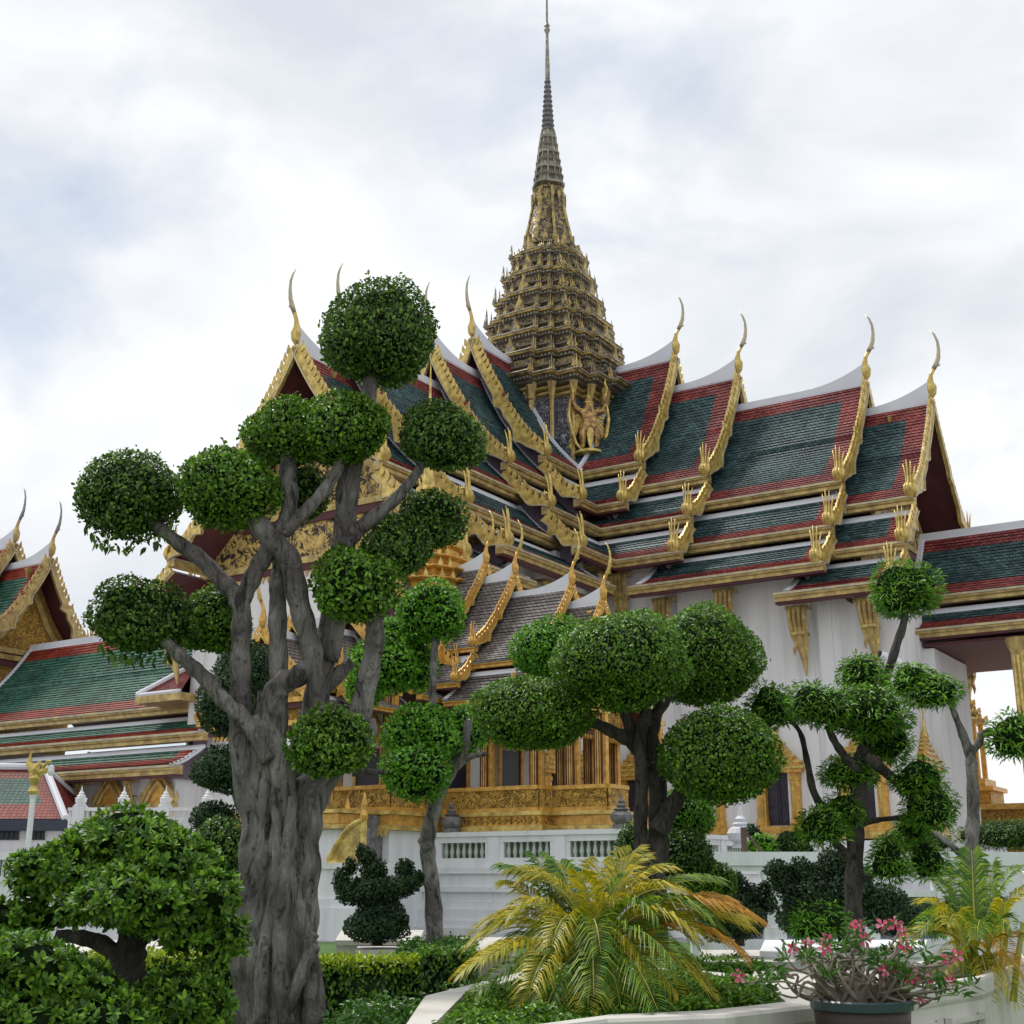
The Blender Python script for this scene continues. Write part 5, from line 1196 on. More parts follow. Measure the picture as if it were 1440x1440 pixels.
# feathery podocarpus
T4 = 19
tree('feathery narrow-leaved tree with many small tufts on a dark upright trunk at the right', (1207, 1300), T4, [
    ([(1208, 1340), (1206, 1270), (1208, 1180), (1212, 1120), (1214, 1075), (1222, 1050)], [15, 14, 13, 13, 14, 9]),
    ([(1214, 1080), (1235, 1030), (1250, 960), (1265, 910), (1277, 870), (1276, 840)], [10, 8, 7, 7, 6, 5], .3),
    ([(1212, 1085), (1195, 1065), (1180, 1045), (1168, 1020)], [9, 7, 6, 5], -.2), ([(1205, 1170), (1175, 1150), (1150, 1115), (1140, 1070), (1130, 1030), (1108, 1004)], [7, 6, 6, 5, 4, 3], .2),
    ([(1222, 1062), (1250, 1085), (1272, 1105), (1295, 1130)], [10, 8, 7, 5], -.2), ([(1212, 1160), (1240, 1153), (1285, 1150), (1320, 1160)], [6, 4, 4, 3]),
    ([(1204, 1210), (1185, 1190), (1170, 1175)], [8, 6, 4]), ([(1206, 1240), (1235, 1230), (1252, 1215)], [5, 4, 3])],
    [(1275, 834, 42, 44, .4), (1219, 950, 30, 28, .3), (1158, 996, 42, 32, -.4), (1228, 1008, 50, 42, -.2), (1250, 1044, 32, 36, .2), (1092, 998, 34, 34, .5), (1200, 1088, 36, 28, .1), (1160, 1164, 32, 28, -.3), (1192, 1144, 30, 26), (1294, 1098, 30, 30, -.3), (1314, 1140, 34, 34, -.3), (1288, 1166, 20, 22, .2), (1256, 1212, 26, 32, -.4), (1310, 1216, 24, 28, .1)], 'leafF', .10, bark='barkdark', kind='long', amp=.2, part='leaf_tuft', dens=2.3, flat=.3)
tree('bent grey-stemmed tree with two feathery tufts at the right edge, above the second palm', (1370, 1230), 17, [
    ([(1368, 1300), (1370, 1210), (1374, 1150), (1372, 1080), (1366, 1050), (1350, 1010), (1340, 985)], [10, 11, 10, 9, 8, 5, 4]),
    ([(1368, 1060), (1382, 1045), (1388, 1030), (1410, 1034)], [7, 6, 5, 4]), ([(1370, 1210), (1350, 1195), (1320, 1170)], [7, 5, 3])],
    [(1290, 958, 28, 26), (1318, 975, 34, 26, -.2), (1438, 1040, 38, 32, -.2)], 'leafF', .10, kind='long', amp=.2, part='leaf_tuft', dens=2.3, flat=.3)
# low leafy shrub band on the terrace behind the fence
for i, (x, y, rx, ry, Y, m_, lb) in enumerate([(1122, 1190, 26, 20, 33, 'leafA', 'loose dark shrub behind the fence coping, below the gilded window'), (1077, 1190, 20, 16, 33, 'leafC', 'small bright round shrub peeping over the fence beside the brown post'),
        (1290, 1178, 46, 22, 33, 'leafA', 'loose shrub over the fence coping between the two feathery trees'), (1420, 1176, 60, 20, 33, 'leafA', 'dark shrub over the fence coping at the right edge of the photo'), (1064, 1172, 9, 9, 34, 'leafD', 'tiny dark ball shrub left of the gilded window sill')]):
    tree(lb, (x, y), Y, [], [(x, y, rx, ry)], m_, .09, group='clipped shrubs', name='clipped_shrub', cat='shrub', amp=.35, part='leaf_mound', kind='long' if rx > 25 else 'leaf')
# topiary figure bush and dark hedge shapes
tree('dark juniper clipped into a spread-armed pointed shape on a grey ledge before the terrace', (535, 1310), 24, [([(536, 1330), (536, 1280), (535, 1240)], [8, 7, 6])],
    [(532, 1306, 44, 20, 0), (540, 1280, 30, 18, .1), (562, 1292, 17, 13, -.1), (533, 1252, 34, 20, 0), (503, 1256, 22, 18), (485, 1240, 11, 18), (498, 1220, 9, 12), (560, 1250, 24, 15), (578, 1244, 18, 13), (593, 1236, 11, 10), (574, 1222, 12, 13), (530, 1224, 17, 15), (522, 1208, 12, 13), (513, 1198, 6, 10)], 'leafD', .05, bark='barkdark', kind='fine', name='topiary_bush', group='dark clipped figures', cat='topiary', amp=.08, part='leaf_mass')
tree('long dark clipped hedge figure with head-like bumps, before the white fence', (1180, 1300), 23, [([(1190, 1330), (1190, 1280)], [8, 7])],
    [(1150, 1262, 40, 30), (1190, 1262, 46, 32), (1235, 1270, 44, 26), (1270, 1290, 50, 24), (1098, 1225, 16, 14), (1104, 1240, 16, 20), (1131, 1226, 17, 17), (1160, 1232, 18, 18), (1180, 1220, 22, 26), (1210, 1240, 20, 22), (1130, 1290, 34, 24)], 'leafD', .055, bark='barkdark', kind='fine', name='topiary_bush', group='dark clipped figures', cat='topiary', amp=.12, part='leaf_mass')
tree('low dark clipped figure with an upright horn, at the left end of the white fence', (1050, 1310), 22, [([(1045, 1330), (1045, 1290)], [8, 7])],
    [(1045, 1295, 36, 26), (1030, 1270, 30, 20), (1062, 1258, 12, 14), (1085, 1272, 12, 14), (1080, 1250, 8, 10), (1040, 1240, 14, 12), (1018, 1300, 30, 24)], 'leafD', .05, bark='barkdark', kind='fine', name='topiary_bush', group='dark clipped figures', cat='topiary', amp=.12, part='leaf_mass')
tree('bright green low shrub at the foot of the feathery tree', (1160, 1300), 17, [], [(1160, 1298, 34, 22), (1148, 1306, 26, 16, -.2)], 'leafC', .10, kind='long', name='clipped_shrub', group='clipped shrubs', cat='shrub', amp=.2, part='leaf_mound', dens=1.6)
tree('small pale green feathery shrub in front of the fence, left of the second palm', (1350, 1290), 17, [], [(1345, 1286, 28, 24), (1330, 1300, 30, 18)], 'leafF', .10, kind='long', name='clipped_shrub', group='clipped shrubs', cat='shrub', amp=.2, part='leaf_mound', dens=1.6)
# ------------------------------------------------------------------ leafy bonsai in the left foreground
B1 = 9.0
tree('wide glossy-leaved bonsai with spreading clumps on a short dark trunk, left foreground', (185, 1400), B1, [
    ([(186, 1460), (184, 1380), (188, 1335), (200, 1300)], [30, 27, 25, 20]), ([(180, 1350), (150, 1328), (115, 1318), (85, 1315)], [15, 13, 11, 8]), ([(200, 1320), (235, 1290), (275, 1265)], [14, 10, 7])],
    [(185, 1184, 78, 36, .25), (105, 1222, 70, 36, .1), (245, 1212, 62, 36, .1), (55, 1240, 32, 28, .2), (185, 1268, 74, 40, -.35), (238, 1284, 40, 32, -.25), (298, 1262, 40, 36, -.15), (316, 1320, 30, 44, .1), (262, 1318, 34, 26, -.1), (120, 1278, 36, 22, -.2), (18, 1290, 44, 20, .2), (68, 1290, 28, 20, .25), (150, 1235, 60, 32, .2)], 'leafE', .056, bark='barkdark', kind='cluster', name='bonsai_tree', group='glossy-leaved bonsais', amp=.28, part='leaf_clump', flat=.2, dens=2.6)
tree('second glossy-leaved bonsai filling the lower left corner', (70, 1460), 8.2, [([(70, 1560), (72, 1470), (75, 1430)], [26, 22, 18])],
    [(55, 1368, 72, 44), (0, 1350, 44, 34, .2), (118, 1398, 52, 38, .05), (158, 1436, 48, 30, -.1), (10, 1440, 60, 34, -.2), (80, 1446, 60, 34, -.2)], 'leafE', .056, bark='barkdark', kind='cluster', name='bonsai_tree', group='glossy-leaved bonsais', amp=.28, part='leaf_clump', flat=.2, dens=2.6)
tree('third glossy-leaved bush between the lower left corner and the fluted trunk', (250, 1450), 8.8, [([(250, 1520), (250, 1440)], [20, 16])],
    [(250, 1412, 54, 36), (208, 1430, 40, 34, -.1), (292, 1424, 38, 36, .1), (262, 1388, 34, 22, .2)], 'leafE', .056, bark='barkdark', kind='cluster', name='bonsai_tree', group='glossy-leaved bonsais', amp=.28, part='leaf_clump', flat=.2, dens=2.6)
def shoots(parent, spots, Y, m_):
    b = MB(); ps = []; us = []
    for x, y, h_ in spots:
        c = at(x, y+8, Y); e_ = at(x+random.uniform(-6, 6), y-h_, Y+random.uniform(-.1, .1)); b.tube([c, c.lerp(e_, .5)+Vector((.01, 0, 0)), e_], [.006, .005, .002], 5, 0)
        for t in (.35, .5, .65, .8, .95, 1.0):
            for sg in (1, -1): ps.append(c.lerp(e_, t)[:]); us.append((sg*.8, random.uniform(-.6, .6), .6))
    o = ob('shoots', b, M['branch'], parent, smooth=True); ps = np.array(ps); us = np.array(us)
    link('shoot_leaves', leaf_mesh('shoot_leaves', leaf_verts(ps, rand_unit(len(ps)), .05, .4, updir=us*3), [M[m_], M['core']]), o, I4)
shoots(tr, [(505, 412, 12), (528, 402, 16), (545, 404, 12), (566, 410, 10), (590, 425, 12), (470, 440, 8), (150, 660, 8), (230, 650, 10), (320, 628, 10), (470, 560, 8), (380, 572, 8)], BT, 'leafB')
# ------------------------------------------------------------------ hedges
def hedge(label, x0, x1, yt, Y, depth, hgt, m1, m2, leaf=.05, topfrac=.25, name='hedge'):
    a = at(x0, yt, Y); c = at(x1, yt, Y); zt_ = a.z; L_ = c.x-a.x
    t = thing(name, label, 'hedge', ((a.x+c.x)/2, Y+depth/2, 0), 0, 'low clipped hedges')
    zb_ = zt_-hgt
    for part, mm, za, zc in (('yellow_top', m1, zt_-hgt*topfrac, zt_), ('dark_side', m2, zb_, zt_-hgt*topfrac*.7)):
        def surf(n):
            u = rng.random((n, 3)); which = rng.random(n); At = L_*depth; Af = L_*(zc-za); As = depth*(zc-za); tot = At+Af+2*As
            pos = np.zeros((n, 3)); nr = np.zeros((n, 3))
            s1 = which < At/tot; s2 = (~s1) & (which < (At+Af)/tot); s3 = ~(s1 | s2)
            pos[:, 0] = a.x+u[:, 0]*L_; pos[:, 1] = Y+u[:, 1]*depth; pos[:, 2] = za+u[:, 2]*(zc-za)
            pos[s1, 2] = zc; nr[s1] = (0, 0, 1); pos[s2, 1] = Y; nr[s2] = (0, -1, .3)
            sd_ = rng.random(n) < .5; pos[s3 & sd_, 0] = a.x; nr[s3 & sd_] = (-1, 0, .3); pos[s3 & ~sd_, 0] = c.x; nr[s3 & ~sd_] = (1, 0, .3)
            pos += rng.normal(size=(n, 3))*leaf*.45
            return pos, nr, tot
        _, _, tot = surf(10); n = int(tot/(leaf*leaf*.5)*1.5); pos, nr, _ = surf(n)
        V = leaf_verts(pos, nr, leaf, .5, updir=nr*.6+np.array([0, 0, .8]))
        e = leaf*.5; x_0, x_1, y_0, y_1, z_0, z_1 = a.x+e, c.x-e, Y+e, Y+depth-e, max(za-.02, 0), zc-e
        cv = np.array([(x_0, y_0, z_0), (x_1, y_0, z_0), (x_1, y_1, z_0), (x_0, y_1, z_0), (x_0, y_0, z_1), (x_1, y_0, z_1), (x_1, y_1, z_1), (x_0, y_1, z_1)])
        cf = np.array([(4, 5, 6), (4, 6, 7), (0, 1, 5), (0, 5, 4), (1, 2, 6), (1, 6, 5), (2, 3, 7), (2, 7, 6), (3, 0, 4), (3, 4, 7)])
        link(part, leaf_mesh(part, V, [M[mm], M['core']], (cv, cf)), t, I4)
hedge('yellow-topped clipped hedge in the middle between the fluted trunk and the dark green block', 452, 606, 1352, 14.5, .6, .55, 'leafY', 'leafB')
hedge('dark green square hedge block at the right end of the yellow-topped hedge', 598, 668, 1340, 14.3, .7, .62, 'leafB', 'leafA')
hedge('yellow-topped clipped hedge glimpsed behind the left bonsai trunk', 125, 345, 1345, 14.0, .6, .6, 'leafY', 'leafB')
# ------------------------------------------------------------------ ground cover
def cover(label, x0, x1, Y0, Y1, z0, hgt, leaf, m_, n, core=True, name='ground_cover', edge=None):
    pos = np.zeros((n, 3)); a0, a1 = at(x0, 1400, Y0).x, at(x1, 1400, Y0).x
    pos[:, 0] = a0+(a1-a0)*rng.random(n); pos[:, 1] = Y0+(Y1-Y0)*rng.random(n)
    bump = .5+.5*np.sin(pos[:, 0]*5+1)*np.cos(pos[:, 1]*4)+.2*rng.normal(size=n)
    pos[:, 2] = z0+hgt*np.clip(.35+.6*bump*rng.random(n)+.2*rng.random(n), 0, 1.4)
    V = leaf_verts(pos, np.tile([0, 0, 1.], (n, 1)), leaf, .5, updir=rand_unit(n)*.8+np.array([0, 0, .5]))
    b_ = (a0, a1, Y0, Y1); zc_ = z0+hgt*.3
    cv = np.array([(a0, Y0, z0), (a1, Y0, z0), (a1, Y1, z0), (a0, Y1, z0), (a0+.05, Y0+.05, zc_), (a1-.05, Y0+.05, zc_), (a1-.05, Y1-.05, zc_), (a0+.05, Y1-.05, zc_)])
    cf = np.array([(4, 5, 6), (4, 6, 7), (0, 1, 5), (0, 5, 4), (1, 2, 6), (1, 6, 5), (2, 3, 7), (2, 7, 6), (3, 0, 4), (3, 4, 7)])
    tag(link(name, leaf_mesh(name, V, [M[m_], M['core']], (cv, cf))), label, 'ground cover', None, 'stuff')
# ------------------------------------------------------------------ planters
def planter(label, pts, zt_, cap=.12, name='planter', soilz=-.05, body=.12, fill=None, base=0, mats=None, wall_t=.35, ins=.12):
    """pts: outline seen from above (x, y)"""
    cx = sum(p[0] for p in pts)/len(pts); cy = sum(p[1] for p in pts)/len(pts)
    t = thing(name, label, 'planter', (cx, cy, base), 0)
    def sc_(k): 
        o = []
        for p in pts:
            d = Vector((p[0]-cx, p[1]-cy)); l_ = d.length; o.append((cx+d.x*(l_+k)/l_, cy+d.y*(l_+k)/l_))
        return o
    b = MB(); O = sc_(0); Cc = sc_(ins); I_ = sc_(-wall_t)
    n = len(pts)
    def ring(P, z): return [(p[0], p[1], z) for p in P]
    b.loft([ring(sc_(.10), base), ring(sc_(.10), base+.10), ring(O, base+.14), ring(O, zt_-cap-.04)], 0, cap=False)
    ob('planter_wall', b, M['coping'], t)
    b = MB(); b.loft([ring(O, zt_-cap-.04), ring(Cc, zt_-cap), ring(Cc, zt_-.02), ring(sc_(ins-.02), zt_), ring(I_, zt_), ring(I_, zt_-.12)], 0, cap=False)
    ob('planter_coping', b, M['coping'], t)
    b = MB(); b.add(ring(I_, zt_+soilz), [tuple(range(n))], 0); ob('soil', b, M['soil'], t)
    return t, I_
def gp(x, y, z_):   # point of plane z seen at (x,y)
    r = ray(x, y); t = (z_-EYE)/r[2]; return (r[0]*t, r[1]*t)
# near curved planter with the first palm
zt_ = .82
f1 = [gp(560, 1450, zt_), gp(700, 1414, zt_), gp(860, 1424, zt_), gp(1000, 1428, zt_), gp(1160, 1412, zt_), gp(1105, 1380, zt_), gp(1080, 1374, zt_), gp(900, 1362, zt_), gp(700, 1378, zt_)]
_, PIN = planter('large low cream planter with a broad angular coping in front, holding the spreading palm', [gp(560, 1470, zt_), gp(860, 1432, zt_), gp(1020, 1426, zt_), gp(1158, 1411, zt_), gp(1092, 1376, zt_), gp(960, 1362, zt_), gp(760, 1362, zt_), gp(610, 1400, zt_)], zt_, .1, wall_t=.24, ins=.05)
# ledges further back
def slab(label, x0, x1, yf, yb, z_, h_, name='garden_ledge', m='coping', cat='ledge'):
    A = gp(x0, yf, z_); B = gp(x1, yf, z_); C_ = gp(x1+8, yb, z_); D = gp(x0+8, yb, z_); 
    cx, cy = (A[0]+B[0]+C_[0]+D[0])/4, (A[1]+C_[1])/2
    b = MB(); P = [A, B, C_, D]
    b.loft([[(p[0], p[1], 0) for p in P], [(p[0], p[1], z_-.09) for p in P]], 0)
    Q = [((p[0]-cx)*1.02+cx, (p[1]-cy)*1.04+cy) for p in P]
    b.loft([[(p[0], p[1], z_-.088) for p in Q], [(p[0], p[1], z_) for p in Q]], 0)
    b.v = [(v[0]-cx, v[1]-cy, v[2]) for v in b.v]
    return tag(ob(name, b, M[m], None, T(cx, cy, 0)), label, cat)
slab('long cream stone ledge before the slim tree', 508, 722, 1336, 1318, .45, .3)
slab('short grey stone ledge under the dark spread-armed topiary', 478, 592, 1322, 1308, .55, .3)
slab('cream ledge behind the orange palm fronds', 985, 1120, 1352, 1336, .42, .3)
slab('white paved step in front of the white fence', 1075, 1300, 1338, 1322, .5, .4, m='terrace')
slab('cream ledge glimpsed behind the left bonsai', 20, 330, 1338, 1322, .42, .3)
slab('cream ledge behind the pink-flowered pot', 1060, 1260, 1388, 1366, .62, .4)
slab('cream ledge between the flowers and the second palm', 1270, 1370, 1366, 1350, .6, .4)
cover('bright green mound of ground cover round the foot of the slim tree', 560, 668, 22.0, 25.5, .3, .28, .08, 'leafG', 6000)
cover('dark creeping plants between the ledges behind the orange palm fronds', 985, 1100, 19.5, 22.5, .25, .2, .06, 'leafB', 5000)
cover('leafy ground cover in the bottom middle before the hedges', 440, 760, 10.7, 13.8, .12, .42, .06, 'leafG', 16000)
cover('low green plants between the fluted trunk and the cream ledge', 440, 500, 17, 20, .2, .3, .08, 'leafG', 3000)
def cover_poly(label, poly, z0, hgt, leaf, m_, n, name='ground_cover'):
    P = np.array(poly); c_ = P.mean(axis=0); k = rng.integers(0, len(P), n); u = np.sqrt(rng.random(n))[:, None]; v = rng.random(n)[:, None]
    ed = P[k]*(1-v)+P[(k+1) % len(P)]*v; xy = c_+(ed-c_)*u*.97
    pos = np.zeros((n, 3)); pos[:, :2] = xy; pos[:, 2] = z0+hgt*np.clip((.4+.5*np.sin(xy[:, 0]*9)*np.cos(xy[:, 1]*8)+.3*rng.random(n))*rng.random(n)**.4, .05, 1.3)
    V = leaf_verts(pos, np.tile([0, 0, 1.], (n, 1)), leaf, .5, updir=rand_unit(n)*.8+np.array([0, 0, .5]))
    m = len(P); cv = np.array([(p[0], p[1], z0) for p in P]+[(*c_, z0+.02)]); cf = np.array([(i, (i+1) % m, m) for i in range(m)])
    tag(link(name, leaf_mesh(name, V, [M[m_], M['core']], (cv, cf))), label, 'ground cover', None, 'stuff')
cover_poly('dark green creeping plants filling the near cream planter under the palm', PIN, .745, .13, .036, 'leafB', 60000)
cover('fresh green leafy plants behind the near cream planter', 980, 1070, 12.0, 13.2, .45, .25, .07, 'leafC', 2500)
cover('dark planting under the second palm', 1280, 1440, 12.0, 14, .3, .35, .07, 'leafA', 4000)
# carved cream pedestal wall at the right
zt_ = .93
tw, _ = planter('tall cream planter wall with carved arched panels behind the pink-flowered pot', [gp(1255, 1392, zt_), gp(1385, 1374, zt_), gp(1450, 1352, zt_), gp(1440, 1340, zt_), gp(1300, 1352, zt_), gp(1230, 1372, zt_)], zt_, .12, wall_t=.12, ins=.05)
A = Vector((*gp(1255, 1392, zt_), 0)); B = Vector((*gp(1385, 1374, zt_), 0)); d = (B-A).normalized(); nn_ = Vector((d.y, -d.x, 0))
b = MB()
for k in range(2):
    c0 = A+(B-A)*(.08+k*.47); c1 = A+(B-A)*(.46+k*.47)
    for (za, zc_) in ((.30, .33), (.66, .69)): b.bar(c0+nn_*.02+Vector((0, 0, za)), c1+nn_*.02+Vector((0, 0, za)), .05, .03, 0)
    for q in (c0, c1): b.bar(q+nn_*.02+Vector((0, 0, .3)), q+nn_*.02+Vector((0, 0, .69)), .05, .03, 0)
    m_ = 5 if k else 2
    for j in range(m_):
        q0 = c0.lerp(c1, (j+.1)/m_); q1 = c0.lerp(c1, (j+.9)/m_); qm = (q0+q1)/2
        b.tube([q0+nn_*.02+Vector((0, 0, .36)), q0+nn_*.02+Vector((0, 0, .52)), qm+nn_*.02+Vector((0, 0, .62)), q1+nn_*.02+Vector((0, 0, .52)), q1+nn_*.02+Vector((0, 0, .36))], .012, 6, 0)
ob('carved_panel', b, M['coping'], tw)
# ------------------------------------------------------------------ palms
def palm(label, cx_, Y, zb_, fronds, name='areca_palm'):
    p = at(cx_, 1400, Y); t = thing(name, label, 'palm', (p.x, Y, zb_), 0, 'spreading yellow-green palms')
    b = MB()
    for k in range(9):
        a_ = random.uniform(0, 6.28); r_ = random.uniform(.03, .2); x, y = p.x+r_*math.cos(a_), Y+r_*math.sin(a_)
        b.tube([(x, y, zb_), (x+.06*math.cos(a_), y+.06*math.sin(a_), zb_+.3), (x+.14*math.cos(a_), y+.14*math.sin(a_), zb_+.62)], [.03, .026, .018], 7, 0)
    ob('stem', b, M['rachis'], t, smooth=True)
    for (tx, ty, dyy, rise, col) in fronds:
        tip = at(tx, ty, Y+dyy); base = Vector((p.x+random.uniform(-.12, .12), Y+random.uniform(-.12, .12), zb_+.25))
        ctrl = base.lerp(tip, .45)+Vector((0, 0, rise)); P = [(base*(1-t_)**2+ctrl*2*t_*(1-t_)+tip*t_*t_) for t_ in [i/24 for i in range(25)]]
        Lf_ = sum((P[i+1]-P[i]).length for i in range(24)); V = []
        nl = int(Lf_/.019)
        for j in range(nl):
            s_ = .20+.80*j/nl; ii = s_*24; i0 = min(23, int(ii)); q = P[i0].lerp(P[i0+1], ii-i0); dd = (P[i0+1]-P[i0]).normalized()
            side = dd.cross(Vector((0, 0, 1)))
            if side.length < .1: side = Vector((1, 0, 0))
            side.normalize(); upv = side.cross(dd).normalized()
            prof = math.sin(math.pi*min(1, (s_-.14)/.95))**.6
            ll = .29*prof*random.uniform(.85, 1.1)*min(1, Lf_/1.0)
            for sg in (1, -1):
                dirv = (side*sg*.75+dd*.75+upv*.32+Vector((random.uniform(-.08, .08),)*3)).normalized()
                m1 = q+dirv*ll*.5; e = q+dirv*ll+Vector((0, 0, -ll*.38*random.uniform(.6, 1.4))); wv = dd*.0085
                V += [q[:], (m1+wv+Vector((0, 0, .002)))[:], e[:], (m1-wv)[:], (m1+Vector((0, 0, .003)))[:]]
        fr = link('frond', leaf_mesh('frond', np.array(V), [M[col], M['core']], blade=True), t, I4)
        rb_ = MB(); rb_.tube(P[::3], [.013*(1-.8*i/8) for i in range(9)], 5, 0); ob('stalk', rb_, M['rachis'], fr, smooth=True)
FR1 = [(652, 1372, -.3, .45, 'palmY'), (680, 1395, -.5, .35, 'palmG'), (668, 1330, .2, .5, 'palmY'), (700, 1300, .3, .5, 'palmG'), (712, 1222, .3, .35, 'palmG'), (722, 1290, -.3, .55, 'palmY'), (745, 1240, .1, .5, 'palmY'),
       (790, 1215, .4, .3, 'palmG'), (760, 1205, .6, .2, 'palmG'), (850, 1212, .5, .3, 'palmG'), (905, 1208, .3, .35, 'palmY'), (945, 1225, .1, .45, 'palmY'), (960, 1255, -.2, .5, 'palmG'), (1010, 1240, .2, .5, 'palmG'),
       (1072, 1296, -.1, .62, 'palmO'), (1050, 1345, -.2, .55, 'palmO'), (1030, 1270, .3, .45, 'palmO'), (1015, 1410, -.3, .5, 'palmY'), (985, 1330, .2, .55, 'palmG'), (960, 1400, -.5, .45, 'palmY'),
       (880, 1425, -.7, .5, 'palmG'), (830, 1440, -.8, .45, 'palmG'), (770, 1430, -.7, .5, 'palmG'), (730, 1420, -.5, .45, 'palmY'), (920, 1370, -.6, .6, 'palmG'), (850, 1340, -.7, .65, 'palmG'), (780, 1330, -.6, .65, 'palmY'), (800, 1260, .7, .3, 'palmO'),
       (1000, 1290, -.3, .6, 'palmG'), (930, 1290, -.5, .55, 'palmG'), (870, 1270, -.3, .45, 'palmG'), (700, 1350, .5, .5, 'palmG'), (905, 1440, -.6, .5, 'palmG'), (985, 1370, .4, .5, 'palmG'), (820, 1230, -.2, .3, 'palmY'), (880, 1235, 0, .3, 'palmG'),
       (750, 1390, -.8, .5, 'palmG'), (840, 1400, -.9, .6, 'palmG'), (930, 1420, -.9, .6, 'palmG')]
FR1 = [(x, y, d_, r_*.93, ('palmY' if c_ == 'palmG' and k_ % 3 == 0 else c_)) for k_, (x, y, d_, r_, c_) in enumerate(FR1)]
FR1 += [(x+random.uniform(-40, 40), y+random.uniform(-25, 25), d_+random.uniform(-.3, .3), r_*random.uniform(.8, 1.1), random.choice(['palmG', 'palmY', 'palmY'])) for x, y, d_, r_, c_ in FR1[:30:2]]
palm('wide clump palm with arching fronds turning from green to orange, centre foreground', 838, 9.6, .72, FR1)
FR2 = [(1275, 1335, -.2, .45, 'palmY'), (1300, 1270, .2, .35, 'palmY'), (1320, 1240, .3, .3, 'palmG'), (1352, 1222, .3, .2, 'palmG'), (1372, 1196, .2, .1, 'palmG'), (1400, 1215, .2, .2, 'palmG'), (1440, 1222, .1, .3, 'palmG'), (1470, 1250, 0, .35, 'palmY'),
       (1330, 1370, -.4, .4, 'palmY'), (1360, 1400, -.5, .4, 'palmG'), (1400, 1410, -.6, .4, 'palmY'), (1440, 1420, -.5, .45, 'palmY'), (1480, 1350, 0, .45, 'palmO'), (1300, 1310, -.3, .5, 'palmG'), (1340, 1300, -.5, .45, 'palmY'), (1380, 1320, -.6, .5, 'palmG'), (1430, 1310, -.5, .45, 'palmG'), (1430, 1360, -.6, .45, 'palmO'), (1460, 1400, -.3, .4, 'palmO'), (1420, 1270, -.3, .3, 'palmY')]
palm('second clump palm with yellowing fronds at the right edge behind the cream planter wall', 1395, 11.2, .68, FR2)
# ------------------------------------------------------------------ desert rose in a pot
PY = 8.9
pc = at(1216, 1400, PY); pr = pm(62, PY); pzt = at(1216, 1404, PY).z
pot = thing('flower_pot', 'round dark glazed pot with a blue-green rim standing at the lower right', 'pot', (pc.x, PY, 0))
b = MB(); b.lathe([(pr*.62, 0), (pr*.75, .1), (pr*.9, pzt*.55), (pr*.965, pzt-.15), (pr*.99, pzt-.07), (pr*.9, pzt-.06)], (pc.x, PY, 0), 28, 0); ob('bowl', b, M['pot'], pot, smooth=True)
b = MB(); b.lathe([(pr*.97, pzt-.075), (pr*1.05, pzt-.06), (pr*1.06, pzt-.01), (pr*1.02, pzt), (pr*.9, pzt-.01), (pr*.88, pzt-.06), (0.01, pzt-.05)], (pc.x, PY, 0), 28, 0); ob('rim', b, M['potrim'], pot)
ad = thing('desert_rose', 'potted desert rose with tangled bare branches and pink star flowers', 'flowering plant', (pc.x, PY, pzt-.05))
b = MB(); z0 = pzt-.06; tips = []
FLW = [(1043, 1374), (1118, 1335), (1142, 1328), (1140, 1348), (1167, 1322), (1207, 1308), (1212, 1302), (1245, 1303), (1264, 1300), (1272, 1310), (1276, 1331), (1220, 1322), (1247, 1365), (1268, 1364), (1287, 1366), (1290, 1376), (1308, 1382), (1282, 1376), (1350, 1345), (1336, 1350), (1342, 1380), (1302, 1407), (1208, 1428), (1157, 1390), (1165, 1335), (1314, 1375)]
heads = []
for k, (x, y) in enumerate(FLW): heads.append((at(x, y, PY+random.uniform(-.3, .25)), True))
for k in range(52):
    x = random.gauss(1215, 75); y = 1345+abs(x-1215)*.25+random.uniform(-38, 32)
    if 1035 < x < 1375: heads.append((at(x, min(y, 1420), PY+random.uniform(-.3, .3)), False))
b.tube([(pc.x-.05, PY, z0), (pc.x-.04, PY, z0+.08), (pc.x, PY, z0+.16)], [.13, .10, .06], 12, 0, rough=.1)
roots = [Vector((pc.x+random.uniform(-.16, .16), PY+random.uniform(-.1, .1), z0+.02)) for _ in range(7)]
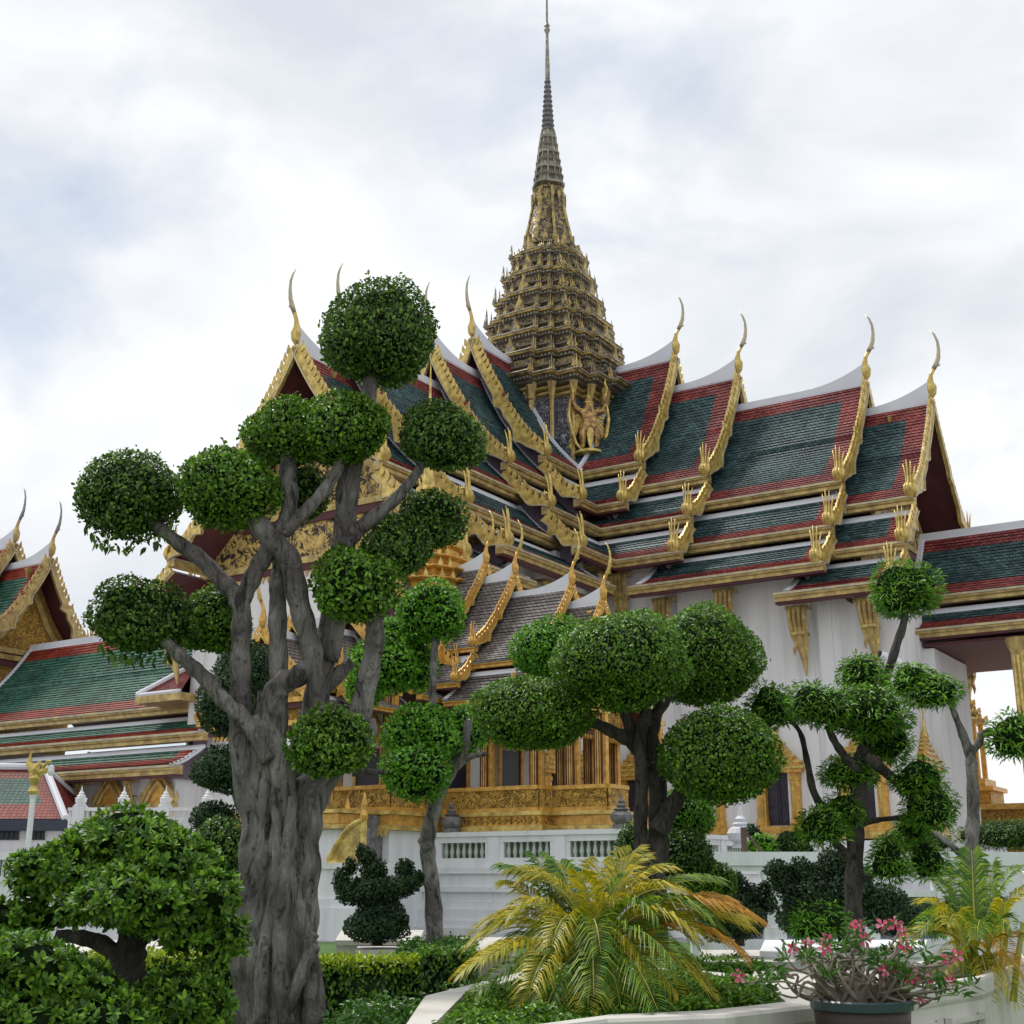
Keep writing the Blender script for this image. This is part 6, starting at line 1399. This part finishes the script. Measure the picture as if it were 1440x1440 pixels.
for hpos, fl in heads:
    r0 = min(roots, key=lambda q: (q-hpos).length+random.uniform(0, .15)); mid1 = r0.lerp(hpos, .3)+Vector((random.uniform(-.13, .13), random.uniform(-.1, .1), random.uniform(-.02, .13)))
    mid2 = r0.lerp(hpos, .6)+Vector((random.uniform(-.14, .14), random.uniform(-.1, .1), random.uniform(-.05, .12)))
    mid3 = r0.lerp(hpos, .85)+Vector((random.uniform(-.06, .06), random.uniform(-.05, .05), random.uniform(-.05, .03)))
    P, Q = smooth_path([r0, mid1, mid2, mid3, hpos], [.018, .011, .008, .006, .004], 5); b.tube(P, Q, 6, 0)
ob('branches', b, M['branch'], ad, smooth=True)
ps = []; ups = []
for hpos, fl in heads:
    for _ in range(13 if not fl else 8):
        ps.append((hpos+Vector((random.gauss(0, .016), random.gauss(0, .016), random.gauss(0, .012))))[:]); u_ = Vector((random.gauss(0, 1), random.gauss(0, 1), random.uniform(.0, 1.0))).normalized(); ups.append(u_[:])
ps = np.array(ps); ups = np.array(ups)
V = leaf_verts(ps, np.cross(ups, rand_unit(len(ps))), .085, .24, .05, .1, ups); link('leaves', leaf_mesh('leaves', V, [M['leafG'], M['core']]), ad, I4)
for (x, y), (hpos, fl) in zip(FLW, heads):
    b = MB(); nrm = Vector((random.uniform(-.5, .5), -1, random.uniform(.1, .6))).normalized(); a1 = nrm.cross(Vector((0, 0, 1))).normalized(); a2 = a1.cross(nrm)
    R_ = pm(random.uniform(8.5, 11.5), PY); ph = random.random()*6; c = hpos+nrm*.012
    for k in range(5):
        t = ph+2*math.pi*k/5; d0 = a1*math.cos(t)+a2*math.sin(t); d1 = a1*math.cos(t+.42)+a2*math.sin(t+.42); d2 = a1*math.cos(t-.42)+a2*math.sin(t-.42)
        b.add([c, c+d1*R_*.62+nrm*.008, c+d1*R_*.75*.9+d0*R_*.2, c+d0*R_+nrm*.002, c+d2*R_*.75*.9+d0*R_*.2, c+d2*R_*.62+nrm*.008, c+d0*R_*.5-nrm*.003], [(0, 1, 6), (1, 2, 6), (2, 3, 6), (3, 4, 6), (4, 5, 6), (5, 0, 6)], 0)
    b.tube([c-nrm*.02, c+nrm*.004], [.004, .007], 6, 1)
    ob('flower', b, [M['petal'], M['petalc']], ad)
